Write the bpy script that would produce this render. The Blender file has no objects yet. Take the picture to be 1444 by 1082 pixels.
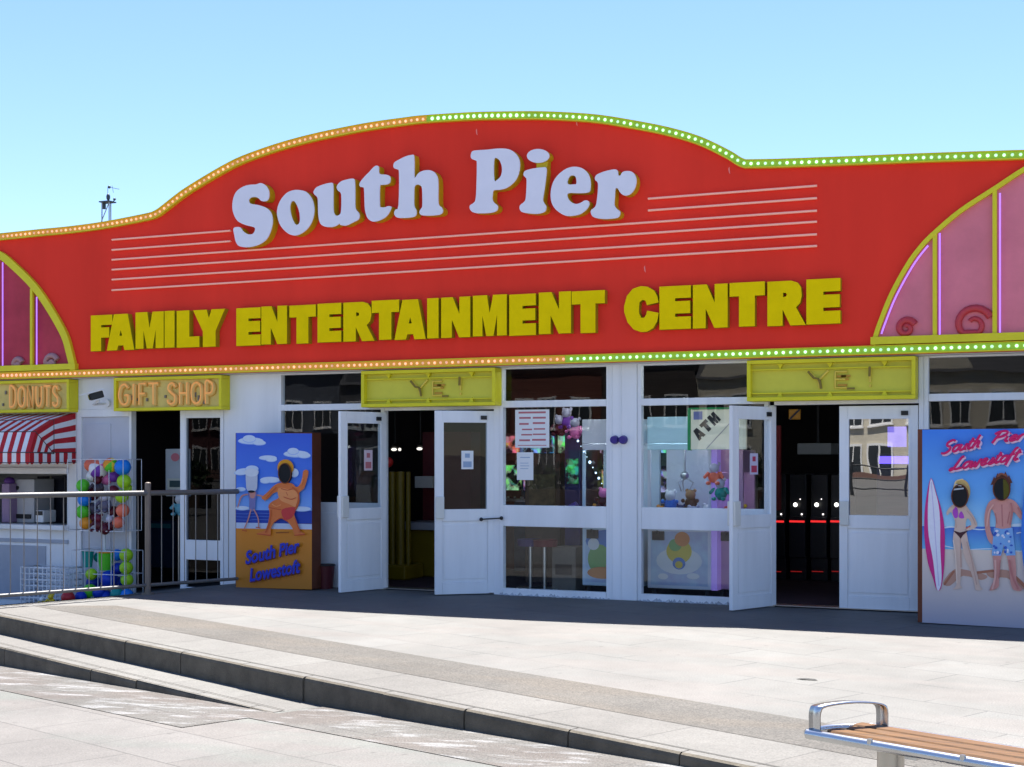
import bpy, math, random
from mathutils import Vector, Matrix
from mathutils.geometry import tessellate_polygon
random.seed(7)
S = bpy.context.scene
COL = S.collection
R = math.radians

# ------------------------------------------------------------------ camera model (metres; facade wall is the plane Y = 0)
FPX, HOR, CX = 2005.0, 641.0, 722.0
CAMD, CAMH = 14.8, 1.6
TH = math.atan(2005.0 / 4497.0)
c_, s_ = math.cos(TH), math.sin(TH)

def ray(px, py):
    u = (px - CX) / FPX; v = (HOR - py) / FPX
    return (-s_ + u * c_, c_ + u * s_, v)
def P(px, py, Y=0.0):
    """the point of the upright plane Y seen in the photograph at px, py"""
    d = ray(px, py); t = (Y + CAMD) / d[1]
    return Vector((d[0] * t, Y, CAMH + d[2] * t))
def PX(px, Y=0.0):
    return P(px, HOR, Y).x
def G(px, py, z=0.0):
    """the point of level ground z"""
    d = ray(px, py); t = (z - CAMH) / d[2]
    return Vector((d[0] * t, -CAMD + d[1] * t, z))

# ------------------------------------------------------------------ materials
def lin(c):
    return tuple((x / 12.92 if x <= 0.04045 else ((x + 0.055) / 1.055) ** 2.4) for x in c)
def hexc(r, g, b):
    return lin((r / 255, g / 255, b / 255))
MATS = {}
def mat(name, col, rough=0.5, metal=0.0, var=0.0, vscale=3.0, bump=0.0, bscale=40.0, emit=None, estr=0.0, spec=0.3, streak=False, var2=None):
    if name in MATS: return MATS[name]
    m = bpy.data.materials.new(name); m.use_nodes = True
    nt = m.node_tree; N = nt.nodes; L = nt.links
    b = N['Principled BSDF']
    b.inputs['Base Color'].default_value = (*col, 1)
    b.inputs['Roughness'].default_value = rough
    b.inputs['Metallic'].default_value = metal
    b.inputs['Specular IOR Level'].default_value = spec
    if emit:
        b.inputs['Emission Color'].default_value = (*emit, 1)
        b.inputs['Emission Strength'].default_value = estr * 0.5
    if var or bump:
        tc = N.new('ShaderNodeTexCoord')
    if var:
        mp = N.new('ShaderNodeMapping'); L.new(tc.outputs['Object'], mp.inputs[0])
        if streak: mp.inputs['Scale'].default_value = (1, 1, 0.12)
        nz = N.new('ShaderNodeTexNoise'); nz.inputs['Scale'].default_value = vscale; nz.inputs['Detail'].default_value = 6
        nz.inputs['Roughness'].default_value = 0.62
        L.new(mp.outputs[0], nz.inputs['Vector'])
        rp = N.new('ShaderNodeValToRGB')
        rp.color_ramp.elements[0].position = 0.3; rp.color_ramp.elements[1].position = 0.7
        lo = var2 if var2 else tuple(x * (1 - var) for x in col)
        rp.color_ramp.elements[0].color = (*lo, 1)
        rp.color_ramp.elements[1].color = (*col, 1)
        L.new(nz.outputs['Fac'], rp.inputs[0]); L.new(rp.outputs[0], b.inputs['Base Color'])
        mr = N.new('ShaderNodeMapRange'); mr.inputs[3].default_value = min(1, rough + 0.12); mr.inputs[4].default_value = max(0.03, rough - 0.06)
        L.new(nz.outputs['Fac'], mr.inputs[0]); L.new(mr.outputs[0], b.inputs['Roughness'])
    if bump:
        n2 = N.new('ShaderNodeTexNoise'); n2.inputs['Scale'].default_value = bscale; n2.inputs['Detail'].default_value = 3
        L.new(tc.outputs['Object'], n2.inputs['Vector'])
        bp = N.new('ShaderNodeBump'); bp.inputs['Strength'].default_value = bump; bp.inputs['Distance'].default_value = 0.01
        L.new(n2.outputs['Fac'], bp.inputs['Height']); L.new(bp.outputs[0], b.inputs['Normal'])
    if emit and 'bulb' in name:      # no two bulbs burn alike
        oi = N.new('ShaderNodeObjectInfo'); mr2 = N.new('ShaderNodeMapRange'); mr2.inputs[3].default_value = estr * .5 * .35; mr2.inputs[4].default_value = estr * .5 * 1.25
        L.new(oi.outputs['Random'], mr2.inputs[0]); L.new(mr2.outputs[0], b.inputs['Emission Strength'])
    MATS[name] = m
    return m

def glass(name, tint=(0.75, 0.8, 0.82), refl=1.6, rough=0.0):
    if name in MATS: return MATS[name]
    m = bpy.data.materials.new(name); m.use_nodes = True
    nt = m.node_tree; N = nt.nodes; L = nt.links
    N.remove(N['Principled BSDF'])
    out = N['Material Output']
    fr = N.new('ShaderNodeFresnel'); fr.inputs['IOR'].default_value = 1.5
    mu = N.new('ShaderNodeMath'); mu.operation = 'MULTIPLY'; mu.inputs[1].default_value = refl; mu.use_clamp = True
    geo = N.new('ShaderNodeNewGeometry'); bf = N.new('ShaderNodeMath'); bf.operation = 'MULTIPLY_ADD'; bf.inputs[1].default_value = 1 / 1.5 - 1.5; bf.inputs[2].default_value = 1.5
    L.new(geo.outputs['Backfacing'], bf.inputs[0]); L.new(bf.outputs[0], fr.inputs['IOR'])   # the same pane seen from its other side
    L.new(fr.outputs[0], mu.inputs[0])
    tr = N.new('ShaderNodeBsdfTransparent'); tr.inputs[0].default_value = (*tint, 1)
    gl = N.new('ShaderNodeBsdfGlossy'); gl.inputs['Roughness'].default_value = rough; gl.inputs[0].default_value = (1, 1, 1, 1)
    # old panes are never quite flat
    tc = N.new('ShaderNodeTexCoord'); nz = N.new('ShaderNodeTexNoise'); nz.inputs['Scale'].default_value = 2.2; nz.inputs['Detail'].default_value = 1
    L.new(tc.outputs['Object'], nz.inputs['Vector'])
    bp = N.new('ShaderNodeBump'); bp.inputs['Strength'].default_value = 0.05; bp.inputs['Distance'].default_value = 0.012
    L.new(nz.outputs['Fac'], bp.inputs['Height']); L.new(bp.outputs[0], gl.inputs['Normal'])
    mx = N.new('ShaderNodeMixShader')
    L.new(mu.outputs[0], mx.inputs[0]); L.new(tr.outputs[0], mx.inputs[1]); L.new(gl.outputs[0], mx.inputs[2])
    L.new(mx.outputs[0], out.inputs[0])
    MATS[name] = m
    return m

def lit_art(name, c, strength, scale):
    """a lit printed or moving picture: patches of colour in a cell pattern"""
    m = bpy.data.materials.new(name); m.use_nodes = True; nt_ = m.node_tree; N = nt_.nodes; L = nt_.links; b = N['Principled BSDF']
    tc = N.new('ShaderNodeTexCoord'); vo = N.new('ShaderNodeTexVoronoi'); vo.inputs['Scale'].default_value = scale; L.new(tc.outputs['Object'], vo.inputs['Vector'])
    nz = N.new('ShaderNodeTexNoise'); nz.inputs['Scale'].default_value = scale * .6; nz.inputs['Detail'].default_value = 4; L.new(tc.outputs['Object'], nz.inputs['Vector'])
    rp = N.new('ShaderNodeValToRGB'); rp.color_ramp.elements[0].position = .42; rp.color_ramp.elements[1].position = .62; rp.color_ramp.elements[0].color = (.01, .01, .015, 1); rp.color_ramp.elements[1].color = (*c, 1); L.new(nz.outputs['Fac'], rp.inputs[0])
    mx = N.new('ShaderNodeMix'); mx.data_type = 'RGBA'; mx.blend_type = 'MULTIPLY'; mx.inputs['Factor'].default_value = .7; L.new(rp.outputs[0], mx.inputs['A']); L.new(vo.outputs['Color'], mx.inputs['B'])
    L.new(mx.outputs['Result'], b.inputs['Base Color']); L.new(mx.outputs['Result'], b.inputs['Emission Color']); b.inputs['Emission Strength'].default_value = strength; b.inputs['Roughness'].default_value = .25
    return m

def paving(name, c1, c2, c3, scale, ang, bw=0.6, bh=0.4, mortar=0.008, speck=0.25, rough=0.75, tint=None, glint=0.0):
    """slabs laid in rows, each slab a slightly different stone, with fine aggregate"""
    m = bpy.data.materials.new(name); m.use_nodes = True
    nt = m.node_tree; N = nt.nodes; L = nt.links; b = N['Principled BSDF']
    tc = N.new('ShaderNodeTexCoord'); mp = N.new('ShaderNodeMapping')
    mp.inputs['Rotation'].default_value = (0, 0, ang)
    L.new(tc.outputs['Object'], mp.inputs[0])
    br = N.new('ShaderNodeTexBrick'); br.inputs['Scale'].default_value = scale
    br.inputs['Color1'].default_value = (*c1, 1); br.inputs['Color2'].default_value = (*c2, 1); br.inputs['Mortar'].default_value = (*c3, 1)
    br.inputs['Mortar Size'].default_value = mortar; br.inputs['Brick Width'].default_value = bw; br.inputs['Row Height'].default_value = bh
    br.inputs['Mortar Smooth'].default_value = 0.3
    L.new(mp.outputs[0], br.inputs['Vector'])
    def noise(sc, det, lo, hi):
        n = N.new('ShaderNodeTexNoise'); n.inputs['Scale'].default_value = sc; n.inputs['Detail'].default_value = det
        L.new(tc.outputs['Object'], n.inputs['Vector'])
        r = N.new('ShaderNodeMapRange'); r.inputs[1].default_value = 0.3; r.inputs[2].default_value = 0.7; r.inputs[3].default_value = lo; r.inputs[4].default_value = hi
        L.new(n.outputs['Fac'], r.inputs[0]); return r
    a = noise(0.9, 5, 0.86, 1.07); f = noise(90, 2, 1 - speck, 1 + speck * 0.5); d = noise(5, 6, 0.92, 1.04)
    m1 = N.new('ShaderNodeMath'); m1.operation = 'MULTIPLY'; L.new(a.outputs[0], m1.inputs[0]); L.new(f.outputs[0], m1.inputs[1])
    vo = N.new('ShaderNodeTexVoronoi'); vo.inputs['Scale'].default_value = 3.2; L.new(tc.outputs['Object'], vo.inputs['Vector'])     # trodden-in gum
    gm = N.new('ShaderNodeMapRange'); gm.inputs[1].default_value = .045; gm.inputs[2].default_value = .075; gm.inputs[3].default_value = .72; gm.inputs[4].default_value = 1.0; L.new(vo.outputs['Distance'], gm.inputs[0])
    m3 = N.new('ShaderNodeMath'); m3.operation = 'MULTIPLY'; L.new(d.outputs[0], m3.inputs[0]); L.new(gm.outputs[0], m3.inputs[1])
    m2 = N.new('ShaderNodeMath'); m2.operation = 'MULTIPLY'; L.new(m1.outputs[0], m2.inputs[0]); L.new(m3.outputs[0], m2.inputs[1])
    vm = N.new('ShaderNodeVectorMath'); vm.operation = 'SCALE'
    src = br.outputs['Color']
    if tint:      # broad patches of another stone colour, lying across the slabs
        mp2 = N.new('ShaderNodeMapping'); mp2.inputs['Rotation'].default_value = (0, 0, ang); mp2.inputs['Scale'].default_value = (.55, 1.9, 1)
        L.new(tc.outputs['Object'], mp2.inputs[0])
        n = N.new('ShaderNodeTexNoise'); n.inputs['Scale'].default_value = 1.0; n.inputs['Detail'].default_value = 3; L.new(mp2.outputs[0], n.inputs['Vector'])
        r = N.new('ShaderNodeMapRange'); r.inputs[1].default_value = .46; r.inputs[2].default_value = .6; L.new(n.outputs['Fac'], r.inputs[0])
        mx = N.new('ShaderNodeMix'); mx.data_type = 'RGBA'; L.new(r.outputs[0], mx.inputs['Factor']); L.new(src, mx.inputs['A']); mx.inputs['B'].default_value = (*tint, 1); src = mx.outputs['Result']
    if glint:      # pale streaks that paint sun glints into the paving colour
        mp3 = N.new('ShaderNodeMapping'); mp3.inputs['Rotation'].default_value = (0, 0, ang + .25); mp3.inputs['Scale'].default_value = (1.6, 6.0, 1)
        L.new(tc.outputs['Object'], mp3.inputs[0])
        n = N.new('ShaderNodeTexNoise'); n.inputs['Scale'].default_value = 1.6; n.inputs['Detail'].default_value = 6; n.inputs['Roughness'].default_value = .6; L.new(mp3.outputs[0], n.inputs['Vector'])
        r = N.new('ShaderNodeMapRange'); r.inputs[1].default_value = .52; r.inputs[2].default_value = .66; r.inputs[4].default_value = glint; L.new(n.outputs['Fac'], r.inputs[0])
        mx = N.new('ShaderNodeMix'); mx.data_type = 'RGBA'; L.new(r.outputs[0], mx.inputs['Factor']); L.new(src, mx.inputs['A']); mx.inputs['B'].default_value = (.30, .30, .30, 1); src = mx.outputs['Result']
    L.new(src, vm.inputs[0]); L.new(m2.outputs[0], vm.inputs['Scale'])
    L.new(vm.outputs[0], b.inputs['Base Color'])
    b.inputs['Roughness'].default_value = rough; b.inputs['Specular IOR Level'].default_value = 0.3
    bp = N.new('ShaderNodeBump'); bp.inputs['Strength'].default_value = 0.5; bp.inputs['Distance'].default_value = 0.004
    L.new(m2.outputs[0], bp.inputs['Height']); L.new(bp.outputs[0], b.inputs['Normal'])
    MATS[name] = m
    return m

# ------------------------------------------------------------------ mesh builder
def sm(pts, n=4, closed=True):
    """Catmull-Rom through pts"""
    out = []; k = len(pts)
    rng = range(k) if closed else range(k - 1)
    for i in rng:
        g = (lambda j: pts[j % k]) if closed else (lambda j: pts[max(0, min(k - 1, j))])
        p0, p1, p2, p3 = g(i - 1), g(i), g(i + 1), g(i + 2)
        for q in range(n):
            t = q / n
            out.append(tuple(0.5 * ((2 * b) + (-a + c) * t + (2 * a - 5 * b + 4 * c - d) * t * t + (-a + 3 * b - 3 * c + d) * t ** 3)
                             for a, b, c, d in zip(p0, p1, p2, p3)))
    if not closed: out.append(tuple(pts[-1]))
    return out
def ell(cx, cy, rx, ry, n=24, rot=0.0):
    return [(cx + rx * math.cos(a) * math.cos(rot) - ry * math.sin(a) * math.sin(rot),
             cy + rx * math.cos(a) * math.sin(rot) + ry * math.sin(a) * math.cos(rot)) for a in [2 * math.pi * i / n for i in range(n)]]

class MB:
    def __init__(s): s.v = []; s.f = []; s.m = []; s.sm = []
    def add(s, vs, fs, mi=0, smooth=False):
        o = len(s.v); s.v += [Vector(x) for x in vs]
        for f in fs:
            s.f.append([o + i for i in f]); s.m.append(mi); s.sm.append(smooth)
        return s
    def quad(s, a, b, c, d, mi=0): return s.add([a, b, c, d], [(0, 1, 2, 3)], mi)
    def box(s, x0, x1, y0, y1, z0, z1, mi=0):
        if x0 > x1: x0, x1 = x1, x0
        if y0 > y1: y0, y1 = y1, y0
        if z0 > z1: z0, z1 = z1, z0
        v = [(x0, y0, z0), (x1, y0, z0), (x1, y1, z0), (x0, y1, z0), (x0, y0, z1), (x1, y0, z1), (x1, y1, z1), (x0, y1, z1)]
        return s.add(v, [(3, 2, 1, 0), (4, 5, 6, 7), (0, 1, 5, 4), (1, 2, 6, 5), (2, 3, 7, 6), (3, 0, 4, 7)], mi)
    def bar(s, a, b, w, h, mi=0, up=(0, 0, 1)):
        """rectangular bar from a to b"""
        a, b = Vector(a), Vector(b); d = (b - a).normalized(); u = Vector(up)
        if abs(d.dot(u)) > 0.95: u = Vector((0, 1, 0))
        x = d.cross(u).normalized(); z = x.cross(d).normalized()
        v = []
        for p in (a, b):
            for sx, sz in ((-1, -1), (1, -1), (1, 1), (-1, 1)): v.append(p + x * sx * w / 2 + z * sz * h / 2)
        return s.add(v, [(3, 2, 1, 0), (4, 5, 6, 7), (0, 1, 5, 4), (1, 2, 6, 5), (2, 3, 7, 6), (3, 0, 4, 7)], mi)
    def tube(s, pts, r, n=10, mi=0, closed=False, caps=True):
        pts = [Vector(p) for p in pts]; k = len(pts); vs = []; fs = []
        prev = None
        for i, p in enumerate(pts):
            if closed: d = (pts[(i + 1) % k] - pts[i - 1]).normalized()
            else: d = (pts[min(k - 1, i + 1)] - pts[max(0, i - 1)]).normalized()
            if prev is None:
                u = Vector((0, 0, 1)) if abs(d.z) < 0.9 else Vector((1, 0, 0))
                x = d.cross(u).normalized()
            else:
                x = (prev - d * prev.dot(d)).normalized()
            prev = x; y = d.cross(x)
            rr = r[i] if isinstance(r, (list, tuple)) else r
            for j in range(n):
                a = 2 * math.pi * j / n
                vs.append(p + x * math.cos(a) * rr + y * math.sin(a) * rr)
        for i in range(k if closed else k - 1):
            for j in range(n):
                a = i * n + j; b = i * n + (j + 1) % n; c = ((i + 1) % k) * n + (j + 1) % n; d = ((i + 1) % k) * n + j
                fs.append((a, b, c, d))
        s.add(vs, fs, mi, True)
        if caps and not closed:
            s.add(vs[:n], [tuple(range(n))[::-1]], mi); s.add(vs[-n:], [tuple(range(n))], mi)
        return s
    def ball(s, c, r, mi=0, seg=14, rings=9, sc=(1, 1, 1)):
        c = Vector(c); vs = []; fs = []
        for i in range(rings + 1):
            ph = math.pi * i / rings
            for j in range(seg):
                a = 2 * math.pi * j / seg
                vs.append(c + Vector((r * sc[0] * math.sin(ph) * math.cos(a), r * sc[1] * math.sin(ph) * math.sin(a), r * sc[2] * math.cos(ph))))
        for i in range(rings):
            for j in range(seg):
                fs.append((i * seg + j, (i + 1) * seg + j, (i + 1) * seg + (j + 1) % seg, i * seg + (j + 1) % seg))
        return s.add(vs, fs, mi, True)
    def prism(s, loops, y0, y1, mf=0, ms=0, back=False):
        """loops of (x, z): outer then holes; front face at y0 (towards the viewer's side, -Y), sides back to y1"""
        L3 = [[Vector((x, z, 0)) for x, z in l] for l in loops]
        flat = [p for l in L3 for p in l]
        tris = tessellate_polygon(L3)
        fs = []
        for t in tris:
            a, b, c = (flat[i] for i in t)
            n = (b - a).cross(c - a).z
            fs.append(tuple(t) if n > 0 else tuple(t[::-1]))
        s.add([(p.x, y0, p.y) for p in flat], fs, mf)
        if back: s.add([(p.x, y1, p.y) for p in flat], [f[::-1] for f in fs], ms)
        if abs(y1 - y0) > 1e-6:
            for li, l in enumerate(L3):
                k = len(l)
                ar = sum(l[i].x * l[(i + 1) % k].y - l[(i + 1) % k].x * l[i].y for i in range(k))
                seq = l if (ar > 0) == (li == 0) else l[::-1]
                vs = [(p.x, y0, p.y) for p in seq] + [(p.x, y1, p.y) for p in seq]
                s.add(vs, [(i, k + i, k + (i + 1) % k, (i + 1) % k) for i in range(k)], ms)
        return s
    def xform(s, M):
        s.v = [M @ v for v in s.v]; return s
    def build(s, name, mats, parent=None, loc=None, bevel=0.0, kind=None):
        o_loc = Vector(loc) if loc is not None else (Vector(parent['_o']) if parent is not None and '_o' in parent else Vector((0, 0, 0)))
        me = bpy.data.meshes.new(name)
        me.from_pydata([tuple(v - o_loc) for v in s.v], [], s.f)
        if not isinstance(mats, (list, tuple)): mats = [mats]
        for m in mats: me.materials.append(m)
        for p, mi, smo in zip(me.polygons, s.m, s.sm): p.material_index = mi; p.use_smooth = smo
        me.update()
        o = bpy.data.objects.new(name, me); COL.objects.link(o)
        if parent is not None:
            o.parent = parent; o['_o'] = tuple(o_loc)
        else:
            o.location = o_loc; o['_o'] = tuple(o_loc)
        if bevel:
            w = o.modifiers.new('bevel', 'BEVEL'); w.width = bevel; w.segments = 2; w.limit_method = 'ANGLE'; w.angle_limit = R(40)
        if kind: o['kind'] = kind
        return o

def thing(name, label, cat, loc=(0, 0, 0), group=None):
    o = bpy.data.objects.new(name, None); COL.objects.link(o)
    o.location = loc; o['_o'] = tuple(loc); o.empty_display_size = 0.2
    o['label'] = label; o['category'] = cat
    if group: o['group'] = group
    return o
def tag(o, label, cat, group=None):
    o['label'] = label; o['category'] = cat
    if group: o['group'] = group
    return o
def struct(mb, name, mats, **k):
    return mb.build(name, mats, kind='structure', **k)

# ------------------------------------------------------------------ palette
WHITE = mat('white_paint', (0.89, 0.90, 0.915), 0.42, var=0.14, vscale=2.2, bump=0.06, bscale=25, streak=True)
WHITE2 = mat('white_upvc', (0.89, 0.90, 0.915), 0.34, var=0.16, vscale=3, bump=.05, bscale=18, streak=True)
RED = mat('red_fascia_paint', (0.97, 0.050, 0.028), 0.6, spec=.10, var=0.16, vscale=0.9, bump=0.04, bscale=3, streak=True)
YEL = mat('yellow_sign_paint', (0.80, 0.70, 0.02), 0.45, var=0.12, vscale=3)
YELD = mat('yellow_letter_paint', (0.98, 0.70, 0.002), 0.6, spec=.04, var=0.1, vscale=5)
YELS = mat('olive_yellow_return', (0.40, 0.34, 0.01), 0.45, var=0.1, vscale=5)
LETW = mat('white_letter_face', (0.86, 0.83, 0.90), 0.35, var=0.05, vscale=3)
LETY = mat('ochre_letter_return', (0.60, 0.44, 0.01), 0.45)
STRIPE = mat('pale_neon_tube', (0.95, 0.50, 0.38), 0.3, emit=(1, .34, .22), estr=.07)
DARK = mat('dark_fill', (0.012, 0.012, 0.014), 0.8)
BLACK = mat('black_plastic', (0.02, 0.02, 0.022), 0.4)
STEEL = mat('brushed_steel', (0.55, 0.55, 0.54), 0.28, 1.0, var=0.15, vscale=8)
DSTEEL = mat('dull_painted_steel', (0.24, 0.22, 0.20), 0.5, 0.1, var=0.2, vscale=6)
GLASS = glass('window_glass', (0.88, 0.92, 0.94), 1.1)
GLASSM = glass('mirrored_door_glass', (.5, .52, .56), 6.0)
GLASSL = glass('leaf_glass', (.62, .68, .70), .55)
GLASSD = glass('tinted_shop_glass', (0.35, 0.4, 0.45), .45)
BROWN = mat('brown_board_edge', (0.16, 0.045, 0.02), 0.6, var=0.25, vscale=4)
KERB = mat('weathered_kerb_face', (0.135, 0.115, 0.085), 0.85, var=0.45, vscale=5, bump=0.5, bscale=60)
PAPER = mat('white_paper', (0.8, 0.81, 0.82), 0.7, var=0.05, vscale=9)
# ------------------------------------------------------------------ ground
KO = Vector((-10.4, -3.96)); KA = Vector((0.918, -0.396)); KN = Vector((-0.396, -0.918))   # kerb origin, direction along it, direction away from the pier
KANG = math.atan2(0.396, 0.918)
def K(s, n, z):
    p = KO + KA * s + KN * n
    return (p.x, p.y, z)
def zl(s):
    return max(-0.6, min(-0.002, -0.35 + 0.0317 * s if s > 5.55 else -0.378 + 0.0367 * s))
STEP_END = 5.55
pv_plaza = paving('plaza_slabs', (.146, .143, .133), (.135, .130, .120), (.080, .078, .074), 1.0, KANG, 0.9, 0.6, 0.007, tint=(.147, .137, .126))
pv_cope = paving('coping_slabs', (.138, .132, .120), (.126, .118, .107), (.078, .073, .067), 1.0, KANG, 0.9, 5, 0.006)
pv_band = paving('aggregate_band', (.095, .087, .076), (.083, .075, .065), (.068, .061, .054), 1.0, KANG, 0.6, 0.32, 0.004, speck=0.5, tint=(.098, .085, .07))
pv_prom = paving('promenade_slabs', (.137, .128, .118), (.127, .116, .106), (.080, .074, .068), 1.0, KANG, 0.9, 0.6, 0.007, tint=(.124, .126, .113))
pv_prom2 = paving('promenade_grey_band', (.118, .113, .102), (.104, .097, .086), (.073, .068, .062), 1.0, KANG, 0.6, 0.36, 0.006, speck=0.45, rough=0.5, tint=(.110, .096, .084), glint=.62)
pv_ramp = paving('ramp_paving', (.13, .126, .12), (.12, .115, .108), (.09, .085, .08), 1.0, 0, 0.6, 0.4, 0.006)

RAIL0 = Vector((-10.0, -0.50)); RAIL1 = Vector((-11.30, -3.94))    # line of the railing = edge of the plaza
mb = MB()
far = 90
# plaza: railing line, facade, far right, back along the kerb line
p_s11 = K(70, 0.0, 0)
pts = [(RAIL1.x, RAIL1.y), K(-0.95, 0.002, 0)[:2], K(70, 0.0, 0)[:2], (90, 12), (-10.35, 12), (-10.35, 0.02), (-9.95, -0.35)]
mb.add([(p[0], p[1], 0) for p in pts], [tuple(range(len(pts)))])
mb.add([(-9.95, -0.35, 0), (RAIL1.x, RAIL1.y, 0), (RAIL1.x, RAIL1.y, -0.8), (-9.95, -0.35, -0.8)], [(0, 1, 2, 3)])
mb.add([(-9.95, -0.35, 0), (-10.35, 0.02, 0), (-10.35, 0.02, -0.8), (-9.95, -0.35, -0.8)], [(0, 1, 2, 3)])
plaza = struct(mb, 'plaza_paving', [pv_plaza], loc=(0, 0, 0))
# coping and darker aggregate band, laid on the plaza
mb = MB(); mb.add([K(-0.84, 0, .004), K(70, 0, .004), K(70, -.6, .004), K(-0.6, -.6, .004)], [(0, 1, 2, 3)])
struct(mb, 'kerb_coping_paving', [pv_cope], loc=(0, 0, 0))
mb = MB(); mb.add([K(-0.6, -.6, .006), K(70, -.6, .006), K(70, -1.255, .006), K(-0.02, -1.255, .006)], [(0, 1, 2, 3)])
struct(mb, 'aggregate_band_paving', [pv_band], loc=(0, 0, 0))
# lower promenade
mb = MB()
ss = [-60, -6.4, -3, 0, 3, STEP_END, 8, 11.0, 14, 120]
vs = []
for s in ss:
    for n in (0.0, 130): vs.append(K(s, n, zl(s)))
mb.add(vs, [(2 * i, 2 * i + 1, 2 * i + 3, 2 * i + 2) for i in range(len(ss) - 1)])
struct(mb, 'promenade_paving', [pv_prom], loc=(0, 0, 0))
mb = MB()
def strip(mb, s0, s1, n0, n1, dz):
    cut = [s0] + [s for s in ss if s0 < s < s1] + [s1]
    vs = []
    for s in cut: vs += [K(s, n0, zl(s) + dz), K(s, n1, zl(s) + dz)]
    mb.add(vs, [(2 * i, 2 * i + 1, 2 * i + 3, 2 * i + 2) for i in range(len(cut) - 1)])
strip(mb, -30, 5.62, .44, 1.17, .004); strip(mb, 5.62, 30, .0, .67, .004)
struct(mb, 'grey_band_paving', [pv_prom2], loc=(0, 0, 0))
# kerb faces (upper kerb and one lower step), cut into stones with joints, top edges rounded
def kerb(name, s0, s1, n, ztop, joints):
    mb = MB(); js = [s0]
    while js[-1] < s1: js.append(min(s1, js[-1] + joints * random.uniform(0.9, 1.12)))
    for a, b in zip(js[:-1], js[1:]):
        g = 0.005; a2, b2 = a + g, b - g
        w = random.uniform(-0.006, 0.006)
        prof = [(0.03, -0.9), (0.03 + w, ztop - 0.03), (0.024 + w, ztop - 0.010), (0.008 + w, ztop + .001), (-0.06, ztop + 0.002)]
        vs = []
        for s in (a2, b2):
            for dn, z in prof: vs.append(K(s, n + dn, z))
        k = len(prof)
        mb.add(vs, [(i, k + i, k + i + 1, i + 1) for i in range(k - 2)], 0)
        mb.add([vs[k - 2], vs[2 * k - 2], vs[2 * k - 1], vs[k - 1]], [(0, 1, 2, 3)], 1)
        mb.add(vs[:k], [tuple(range(k))], 0); mb.add(vs[k:], [tuple(range(k))[::-1]], 0)
    # backing so the joints stay dark
    mb.add([K(s0, n + .012, -0.9), K(s1, n + .012, -0.9), K(s1, n + .012, ztop - .01), K(s0, n + .012, ztop - .01)], [(0, 1, 2, 3)], 0)
    return struct(mb, name, [KERB, pv_cope], loc=(0, 0, 0))
# dark non-slip groove a hand's width behind each nosing
mb = MB(); strip_ = lambda mb, s0, s1, n, z: mb.add([K(s0, n + .006, z), K(s1, n + .006, z), K(s1, n - .006, z), K(s0, n - .006, z)], [(0, 1, 2, 3)])
strip_(mb, -.8, 11, -.075, .0085); struct(mb, 'kerb_groove_line', [mat('groove_dirt', (.05, .048, .042), .9)], loc=(0, 0, 0))
mb = MB(); strip_(mb, -14, STEP_END, .335, -.1655); struct(mb, 'step_groove_line', [mat('groove_dirt', (.05, .048, .042), .9)], loc=(0, 0, 0))
kerb('upper_kerb', -0.9, 11.2, 0.0, 0.005, 0.92)
kerb('lower_kerb', -14, STEP_END, 0.41, -0.172, 0.8)
mb = MB()
mb.add([K(-14, 0.0, -.174), K(STEP_END, 0.0, -.174), K(STEP_END, .43, -.174), K(-14, .43, -.174)], [(0, 1, 2, 3)])
mb.add([K(STEP_END, 0, -.174), K(STEP_END, .43, -.174), K(STEP_END, .43, -.4), K(STEP_END, 0, -.4)], [(0, 1, 2, 3)])
struct(mb, 'step_tread_paving', [pv_cope], loc=(0, 0, 0))
# ramp falling away along the kiosk, behind the railing
def zr(x): return -min(0.44, max(0.0, (-10.35 - x) * 0.115))
mb = MB(); xs = [-9.9, -10.35, -11.3, -12.5, -14.2, -60]
vs = []
for x in xs: vs += [(x, -3.93, zr(x) - .006), (x, 12, zr(x) - .006)]
mb.add(vs, [(2 * i, 2 * i + 1, 2 * i + 3, 2 * i + 2) for i in range(len(xs) - 1)])
mb.add([(-60, -3.93, -.44), (-9.9, -3.93, 0), (-9.9, -3.93, -1.2), (-60, -3.93, -1.2)], [(0, 1, 2, 3)])
struct(mb, 'ramp_paving', [pv_ramp], loc=(0, 0, 0))
EARTH = mat('sea_wall_earth', (.14, .13, .115), 0.9, var=0.2, vscale=0.3)
mb = MB(); mb.quad((-900, -900, -1.3), (900, -900, -1.3), (900, 40, -1.3), (-900, 40, -1.3))
struct(mb, 'far_ground', [EARTH], loc=(0, 0, 0))

# ------------------------------------------------------------------ arcade building
BLD = thing('arcade_building', 'long white pier arcade with glazed front and open doors below a red sign', 'arcade building', (-6, 4, 0))
zT, zTb, zM0, zM1, zL0, zL1 = 2.572, 2.209, 2.134, 1.022, 0.783, 0.074
GT = 2.62
X_end = 5.5; X_lk = -22
w = MB()   # front wall pieces that are masonry / boarding
xa, xb = PX(318), PX(394)
def wallbox(mb, x0, x1, z0, z1, y0=-.03, y1=.12): mb.box(x0, x1, y0, y1, z0, z1)
wallbox(w, xa, xb, -0.5, GT)                                  # pillar beside the gift shop
wallbox(w, PX(110), PX(189), 2.19, GT)                         # over the panel door
wallbox(w, PX(189), PX(318) - .002, 2.19, GT)
wallbox(w, PX(98), PX(110) - .002, -0.6, GT)
wallbox(w, X_lk, PX(98) - .002, 2.10, GT)                      # over the kiosk hatch
wallbox(w, X_lk, PX(98) - .002, -0.6, 0.60)                    # kiosk counter front
wallbox(w, X_lk, PX(-60), 0.602, 2.098)
wallbox(w, PX(-60) + .002, PX(98) - .002, 1.34, 2.098)
w.build('wall', WHITE, BLD)
p = MB(); px0, px1 = PX(862), PX(900)
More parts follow.
